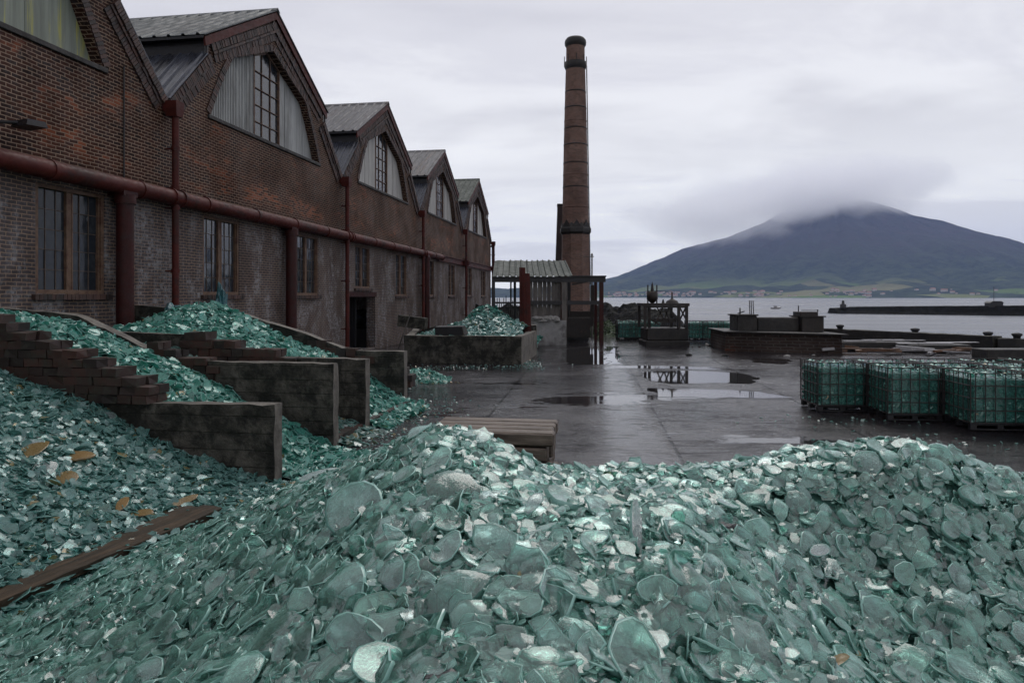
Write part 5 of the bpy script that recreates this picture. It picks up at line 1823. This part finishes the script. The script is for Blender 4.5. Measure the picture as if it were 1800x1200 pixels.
# ------------------------------------------------------------------ machine frame on a concrete base
FY = 36.3
mf = empty('machine_frame', (X(1172, FY), FY, 0))
tag(mf, 'dark iron frame with a small machine on a concrete base before the sea', 'machine')
fx = lambda px: (px - 1172) * FY / 1200
fz_ = lambda py: EYE + (522 - py) * FY / 1200
b = MB()
b.rbox(fx(1134), -.1, -.05, fx(1212), 1.9, .28, .05); b.rbox(fx(1137), 0, .28, fx(1211), 1.8, fz_(577), .05)
b.build('concrete_base', M['concrete_dark'], mf)
b = MB(); b.box(fx(1131), -.15, fz_(538), fx(1211), 1.9, fz_(533)); b.box(fx(1134), -.05, fz_(541), fx(1209), .15, fz_(538.2))
b.build('deck', M['iron'], mf)
for px, yy in ((1134, 0), (1144, .4), (1193, 0), (1207, 0), (1134, 1.7), (1207, 1.7), (1193, 1.7)):
    b = MB(); b.bar((fx(px), yy, fz_(577)), (fx(px), yy, fz_(538)), .14, .14); b.build('leg', M['iron'], mf)
b = MB()
for (a, c, d_, e) in ((1156, 541, 1168, 562), (1168, 562, 1176, 541), (1152, 570, 1165, 541), (1176, 541, 1190, 562), (1196, 541, 1206, 560), (1206, 541, 1196, 562), (1140, 560, 1160, 570), (1170, 545, 1180, 568)):
    b.bar((fx(a), .1, fz_(c)), (fx(d_), .1, fz_(e)), .07, .07)
b.bar((fx(1150), .3, fz_(563)), (fx(1190), .3, fz_(563)), .3, .2)
b.build('brace', M['iron'], mf)
b = MB()
b.lathe([(.08, fz_(533)), (.18, fz_(530)), (.30, fz_(526)), (.30, fz_(513)), (.12, fz_(512))], c=(fx(1150), .5), n=14)
b.tube((fx(1150), .5, fz_(513)), (fx(1150), .5, fz_(499)), .10, .05, n=8)
b.tube((fx(1150), .5, fz_(500)), (fx(1150), .5, fz_(495)), .04, .01, n=6)
for px in (1142, 1158):
    b.bar((fx(px), .5, fz_(533)), (fx(px), .5, fz_(500.5)), .06, .06)
b.bar((fx(1142), .5, fz_(512)), (fx(1158), .5, fz_(512)), .06, .05)
b.build('winch', M['iron'], mf)
b = MB()
b.lathe([(.36, fz_(533)), (.30, fz_(529)), (.12, fz_(526)), (.05, fz_(524)), (.04, fz_(514)), (.01, fz_(513))], c=(fx(1186), .6), n=12)
b.tube((fx(1170), .6, fz_(533)), (fx(1170), .6, fz_(526)), .09, .03, n=7)
b.tube((fx(1158), .5, fz_(511)), (fx(1186), .6, fz_(512.5)), .015, n=4)
b.build('hopper', M['iron'], mf)

# ------------------------------------------------------------------ quay blocks
QY = 31.6
qb = empty('quay_block', (X(1375, QY), QY, 0))
tag(qb, 'long low brick and concrete quay block with small dark huts on top', 'quay block')
qx = lambda px: (px - 1375) * QY / 1200
qz = lambda py, Y=QY: EYE + (522 - py) * Y / 1200
b = MB()
b.hexa([(qx(1288), 1.1, -.05), (qx(1470), -.6, -.05), (qx(1478), 3.2, -.05), (qx(1300), 4.6, -.05), (qx(1290), 1.15, qz(586)), (qx(1470), -.5, qz(588)), (qx(1476), 3.2, qz(588)), (qx(1300), 4.6, qz(586))])
bq = b.build('base', m_brick('quay_brick', (.05, .034, .028), (.030, .022, .02), (.07, .06, .055), orange=.25, wid=.35, row=.14, msz=.02), qb)
b = MB()
b.hexa([(qx(1285), .95, qz(586)), (qx(1478), -.75, qz(588)), (qx(1482), 3.3, qz(588)), (qx(1296), 4.7, qz(586)), (qx(1285), .95, qz(584)), (qx(1478), -.75, qz(586)), (qx(1482), 3.3, qz(586)), (qx(1296), 4.7, qz(584))])
b.build('coping', M['concrete_dark'], qb)
Y2 = QY + 1.5
b = MB()
def q2(px): return (px - 900) / 1200 * Y2 - qb.location.x
b.rbox(q2(1296), 1.5, .9, q2(1331), 2.7, qz(555, Y2), .03)
b.box(q2(1294), 1.4, qz(555, Y2), q2(1332), 2.8, qz(552.5, Y2))
b.bar((q2(1302), 1.6, qz(553, Y2)), (q2(1302), 1.6, qz(541, Y2)), .05, .05); b.bar((q2(1298), 1.6, qz(551, Y2)), (q2(1310), 1.6, qz(547, Y2)), .05, .05)
for px in (1322, 1325, 1328.5):
    b.tube((q2(px), 1.8, qz(553, Y2)), (q2(px - 1), 1.8, qz(528, Y2)), .022, n=5)
b.build('left_hut', M['concrete_dark'], qb).name = 'hut'
b = MB()
b.rbox(q2(1334), 1.7, .9, q2(1409), 2.5, qz(558, Y2), .05)
b.build('parapet', M['concrete_dark'], qb)
b = MB()
b.rbox(q2(1408), 1.4, .9, q2(1447), 2.7, qz(557, Y2), .03); b.box(q2(1406), 1.3, qz(557, Y2), q2(1449), 2.8, qz(555, Y2))
b.rbox(q2(1408.5), 1.6, qz(555, Y2), q2(1440), 2.5, qz(548, Y2), .02); b.bar((q2(1408), 1.8, qz(548, Y2)), (q2(1408), 1.8, qz(537, Y2)), .04, .04)
b.bar((q2(1410), 1.6, qz(545.5, Y2)), (q2(1440), 1.6, qz(545.5, Y2)), .03, .03); b.bar((q2(1439), 1.6, qz(548, Y2)), (q2(1439), 1.6, qz(544, Y2)), .04, .04)
b.build('hut', M['iron'], qb)

# quay parapet running out to the right
r3 = empty('quay_wall', (22, 40, 0))
tag(r3, 'long dark quay parapet along the water to the right of the huts', 'wall')
slab_between((19.8, 43.3, 0), (24.6, 34.6, 0), -.3, .62, .9, [M['concrete_dark'], M['concrete']], 'parapet', r3, 9)
slab_between((24.6, 34.6, 0), (33.6, 28.6, 0), -.3, .52, .9, [M['concrete_dark'], M['concrete']], 'parapet', r3, 11)
for k, (t_, lab) in enumerate(((.1, 'low black bollard at the hut end of the quay parapet'), (.52, 'low black bollard midway along the quay parapet'), (.86, 'left of two black bollards near the right edge on the parapet'), (.98, 'right of two black bollards near the right edge on the parapet'))):
    p = Vector((19.8, 43.3, .6)).lerp(Vector((25.4, 34.0, .5)), t_)
    b = MB(); b.lathe([(.16, -.1), (.16, .12), (.24, .2), (.22, .28), (.02, .32)], n=12)
    tag(b.build('bollard', M['black'], loc=p), lab, 'bollard', 'bollards on the quay parapet')
# platform slabs and timber debris before it
Yp = 30
b = MB()
b.rbox(X(1470, 33), 33, 0, X(1605, 33), 34.6, .42, .03); b.rbox(X(1602, 32), 31.9, 0, X(1705, 32), 33.6, .36, .03)
tag(b.build('loading_platform', M['concrete_dark']), 'low wet concrete loading platform in front of the quay parapet', 'platform')
b = MB()
b.rbox(X(1735, 28.6), 28.6, 0, X(1980, 28.6), 29.6, .40, .03)
tag(b.build('loading_platform', M['concrete_dark']), 'low dark platform at the right picture edge behind the crates', 'platform')
gd = random.Random(4)
M['pale_timber'] = m_plain('pale_wet_timber', (.28, .27, .28), .35, 0, .4, 3, .3, .5, bd=.01)
M['brown_timber'] = m_plain('brown_wet_timber', (.16, .085, .05), .5, 0, .5, 3, .4, .4, bd=.01)
for k in range(34):
    px = gd.uniform(1455, 1690); py = gd.uniform(611, 623)
    p = ground(px, py)
    if px > 1590: py = gd.uniform(614, 624); p = ground(px, py)
    b = MB()
    ln = gd.uniform(.5, 2.2)
    b.box(-ln / 2, -.07, 0, ln / 2, .07, gd.uniform(.05, .12), 0, .012)
    o = b.build('plank', M['pale_timber'] if gd.random() < .45 else M['brown_timber'], loc=(p.x, p.y, gd.uniform(.0, .22)), rz=gd.gauss(0, .35))
    o.rotation_euler[0] = gd.gauss(0, .06); o.rotation_euler[1] = gd.gauss(0, .05)
    tag(o, '%s %s scrap plank %s in the litter before the quay' % ('long' if ln > 1.4 else 'short' if ln < .9 else 'middling', 'pale' if o.data.materials[0].name.startswith('pale') else 'brown', 'nearest the quay block' if px < 1510 else 'beside the crates' if px > 1620 else 'in the middle' if px > 1565 else 'left of the middle'), 'plank', 'scrap planks in front of the quay')
for k in range(7):
    px = gd.uniform(1480, 1680); Yq = gd.uniform(33.2, 34.2) if px < 1600 else gd.uniform(32.2, 33.2)
    b = MB(); ln = gd.uniform(1.2, 2.6)
    b.box(-ln / 2, -.14, 0, ln / 2, .14, .05, 0, .008)
    o = b.build('board', M['pale_timber'], loc=(X(px, Yq), Yq, .43 if px < 1600 else .37), rz=gd.gauss(0, .12))
    tag(o, 'wide wet board lying flat on the platform, %s' % ['first','second','third','fourth','fifth','sixth','seventh'][k] + ' laid', 'board', 'boards on the loading platforms')
# rubble crumbs near quay block foot
for k in range(26):
    px = gd.uniform(1215, 1300) if k < 14 else gd.uniform(1150, 1480); py = gd.uniform(603, 611) if k < 14 else gd.uniform(610, 628)
    p = ground(px, py)
    lump('stone', (p.x, p.y, .02), gd.uniform(.04, .12), M['rock_pale'] if k % 3 == 0 else M['rock'], 'small loose stone on the wet yard below the quay block and far crates', 'stone', k, (1.3, 1, .5), 'loose stones on the yard')

# rocky breakwater behind the frame, left
def hR(x, y):
    e = max(0, 1 - ((y - 60) / 5) ** 2)
    return SEA + (3.1 + .9 * fn(x, y, .35, 2) + .35 * fn(x, y, 1.4, 6)) * e ** .6 * (1 if x < 13.5 else max(0, 1 - (x - 13.5) / 2.5))
tag(grid_obj('rock_bank', -26, 16, 55, 65, 170, 40, hR, M['rock'], smooth=False), kind='structure')
def hR2(x, y):
    e = max(0, 1 - ((y - 46) / 2.0) ** 2) * max(0, 1 - ((x - 6.2) / 1.1) ** 2)
    return -.1 + e * (1.0 + .5 * fn(x, y, 1.4, 2))
bsh = grid_obj('shrub', 5.0, 7.4, 43.9, 48.1, 24, 30, hR2, M['foliage'], smooth=False)
tag(bsh, 'low scrubby green shrub between the shed and the distant crates', 'shrub')
# leaves on the shrub
g_ = np.random.default_rng(8)
Pq = []
for k in range(900):
    x, y = g_.uniform(5.2, 7.2), g_.uniform(44.2, 47.8)
    Pq.append((x, y, hR2(x, y) + g_.uniform(-.02, .12)))
lf = shard_mesh('foliage', np.array(Pq), np.tile([0, -.4, 1.0], (900, 1)), g_.uniform(.05, .11, 900), [M['foliage'], M['foliage']], nv=5, seed=2, tilt=.8, thick=(.02, .03))
lf.parent = bsh; lf['kind'] = 'stuff'

# far mole with light
MYY = 150
b = MB()
mp = [(1465, 151.5, 2.2), (1500, 151, 2.0), (1800, 143, 3.4), (2300, 134, 3.8)]
def mole_z(px): return float(np.interp(px, [1465, 1500, 1640, 1800, 2300], [.55, .95, 1.25, 1.5, 1.6]))
vs, fs = [], []
Kk = 130
for i in range(Kk + 1):
    px = 1463 + (2300 - 1463) * i / Kk
    Yc = float(np.interp(px, [1463, 1800, 2300], [172, 150, 120]))
    x = (px - 900) / 1200 * Yc
    hh = mole_z(px)
    for (dy, zz) in ((-3.2, SEA - .3), (-1.8, SEA + .9), (-1.2, hh - .8), (1.5, hh - .75), (3, SEA - .3)):
        r_ = .35 * fn(x * .3, dy * 2, 1, 1) if dy < -1.5 else .06 * fn(x, dy, 1, 1)
        vs.append((x, Yc + dy, zz + r_))
for i in range(Kk):
    for j in range(4):
        fs.append((i * 5 + j, (i + 1) * 5 + j, (i + 1) * 5 + j + 1, i * 5 + j + 1))
fs += [(0, 1, 2, 3, 4)]
b.add(vs, fs)
ml = b.build('breakwater', M['rock']); tag(ml, 'long dark breakwater lying across the bay at the right', 'breakwater')
b = MB()
Yc = 170; x = (1482 - 900) / 1200 * Yc
b.lathe([(.8, 0), (.7, .9), (.35, 1.0), (.3, 1.7), (.1, 1.9)], n=10)
tag(b.build('beacon', M['black'], loc=(x, Yc, -.1)), 'small dark beacon on the left tip of the breakwater', 'beacon')
Yc = 153.5; x = (1747 - 900) / 1200 * Yc
b = MB(); b.box(-1.4, -1, 0, 1.4, 1, 1.0); b.prism([(-1.6, 1.0), (1.6, 1.0), (.9, 1.4), (-.9, 1.4)], -1.1, 1.1); b.tube((0, 0, 1.4), (0, 0, 4.6), .05, n=5)
tag(b.build('hut', M['black'], loc=(x, Yc, .3)), 'small dark hut with a mast on the breakwater', 'hut')
# boat mark
b = MB()
b.add([(-1.6, 0, 0), (-1, -.5, 0), (1, -.5, 0), (1.8, 0, .15), (1, .5, 0), (-1, .5, 0), (-1.7, 0, .55), (-1, -.6, .5), (1, -.6, .5), (2.1, 0, .75), (1, .6, .5), (-1, .6, .5)],
      [(i, (i + 1) % 6, (i + 1) % 6 + 6, i + 6) for i in range(6)] + [(0, 5, 4, 3, 2, 1), (6, 7, 8, 9, 10, 11)])
b.box(-.5, -.3, .5, .4, .3, 1.1)
Yb = 235
tag(b.build('boat', M['pale_timber'], loc=((1363 - 900) / 1200 * Yb, Yb, SEA)), 'tiny pale motor boat out in the bay', 'boat')

# ------------------------------------------------------------------ cloud round the summit
def cloud_mat():
    m, t = newmat('cloud_vapour')
    g0 = t.n('ShaderNodeTexCoord').outputs['Object']
    r2_ = t.n('ShaderNodeVectorMath', {0: g0}, operation='LENGTH').outputs['Value']
    nz = t.noise(t.scalev(g0, (1.0, 1.0, .55)), 2.4, 7, .6, .5)
    d = t.math('ADD', t.math('SUBTRACT', 1.0, r2_), t.math('MULTIPLY', t.math('SUBTRACT', nz, .5), 1.5))
    d = t.math('MULTIPLY', t.ramp(d, .12, .75), t.ramp(r2_, 1.0, .8, 0.0, 1.0))
    den = t.math('MULTIPLY', d, .0050)
    v_ = t.n('ShaderNodeVolumePrincipled', {'Color': (.99, .99, 1, 1), 'Density': den, 'Anisotropy': .75})
    t.out(None, v_)
    return m
cmat = cloud_mat()
def cloud(px, py, Y, rx, ry, rz):
    bm = bmesh.new(); bmesh.ops.create_icosphere(bm, subdivisions=3, radius=1)
    me = bpy.data.meshes.new('cloud'); bm.to_mesh(me); bm.free(); me.materials.append(cmat)
    o = bpy.data.objects.new('cloud', me); COL.objects.link(o)
    o.location = at(px, py, Y); o.scale = (rx, ry, rz)
    tag(o, kind='structure')
cloud(1445, 332, 5500, 1200, 900, 320)
cloud(1255, 378, 5200, 860, 450, 280)

# ------------------------------------------------------------------ haze
hm, t = newmat('haze_air')
t.out(None, t.n('ShaderNodeVolumePrincipled', {'Color': (.44, .57, .94, 1), 'Density': .00006, 'Anisotropy': 0.0}))
b = MB()
b.box(-12000, -1500, SEA - 1, 12000, 10500, 1010)
hz_ = b.build('haze', hm)
tag(hz_, kind='stuff')
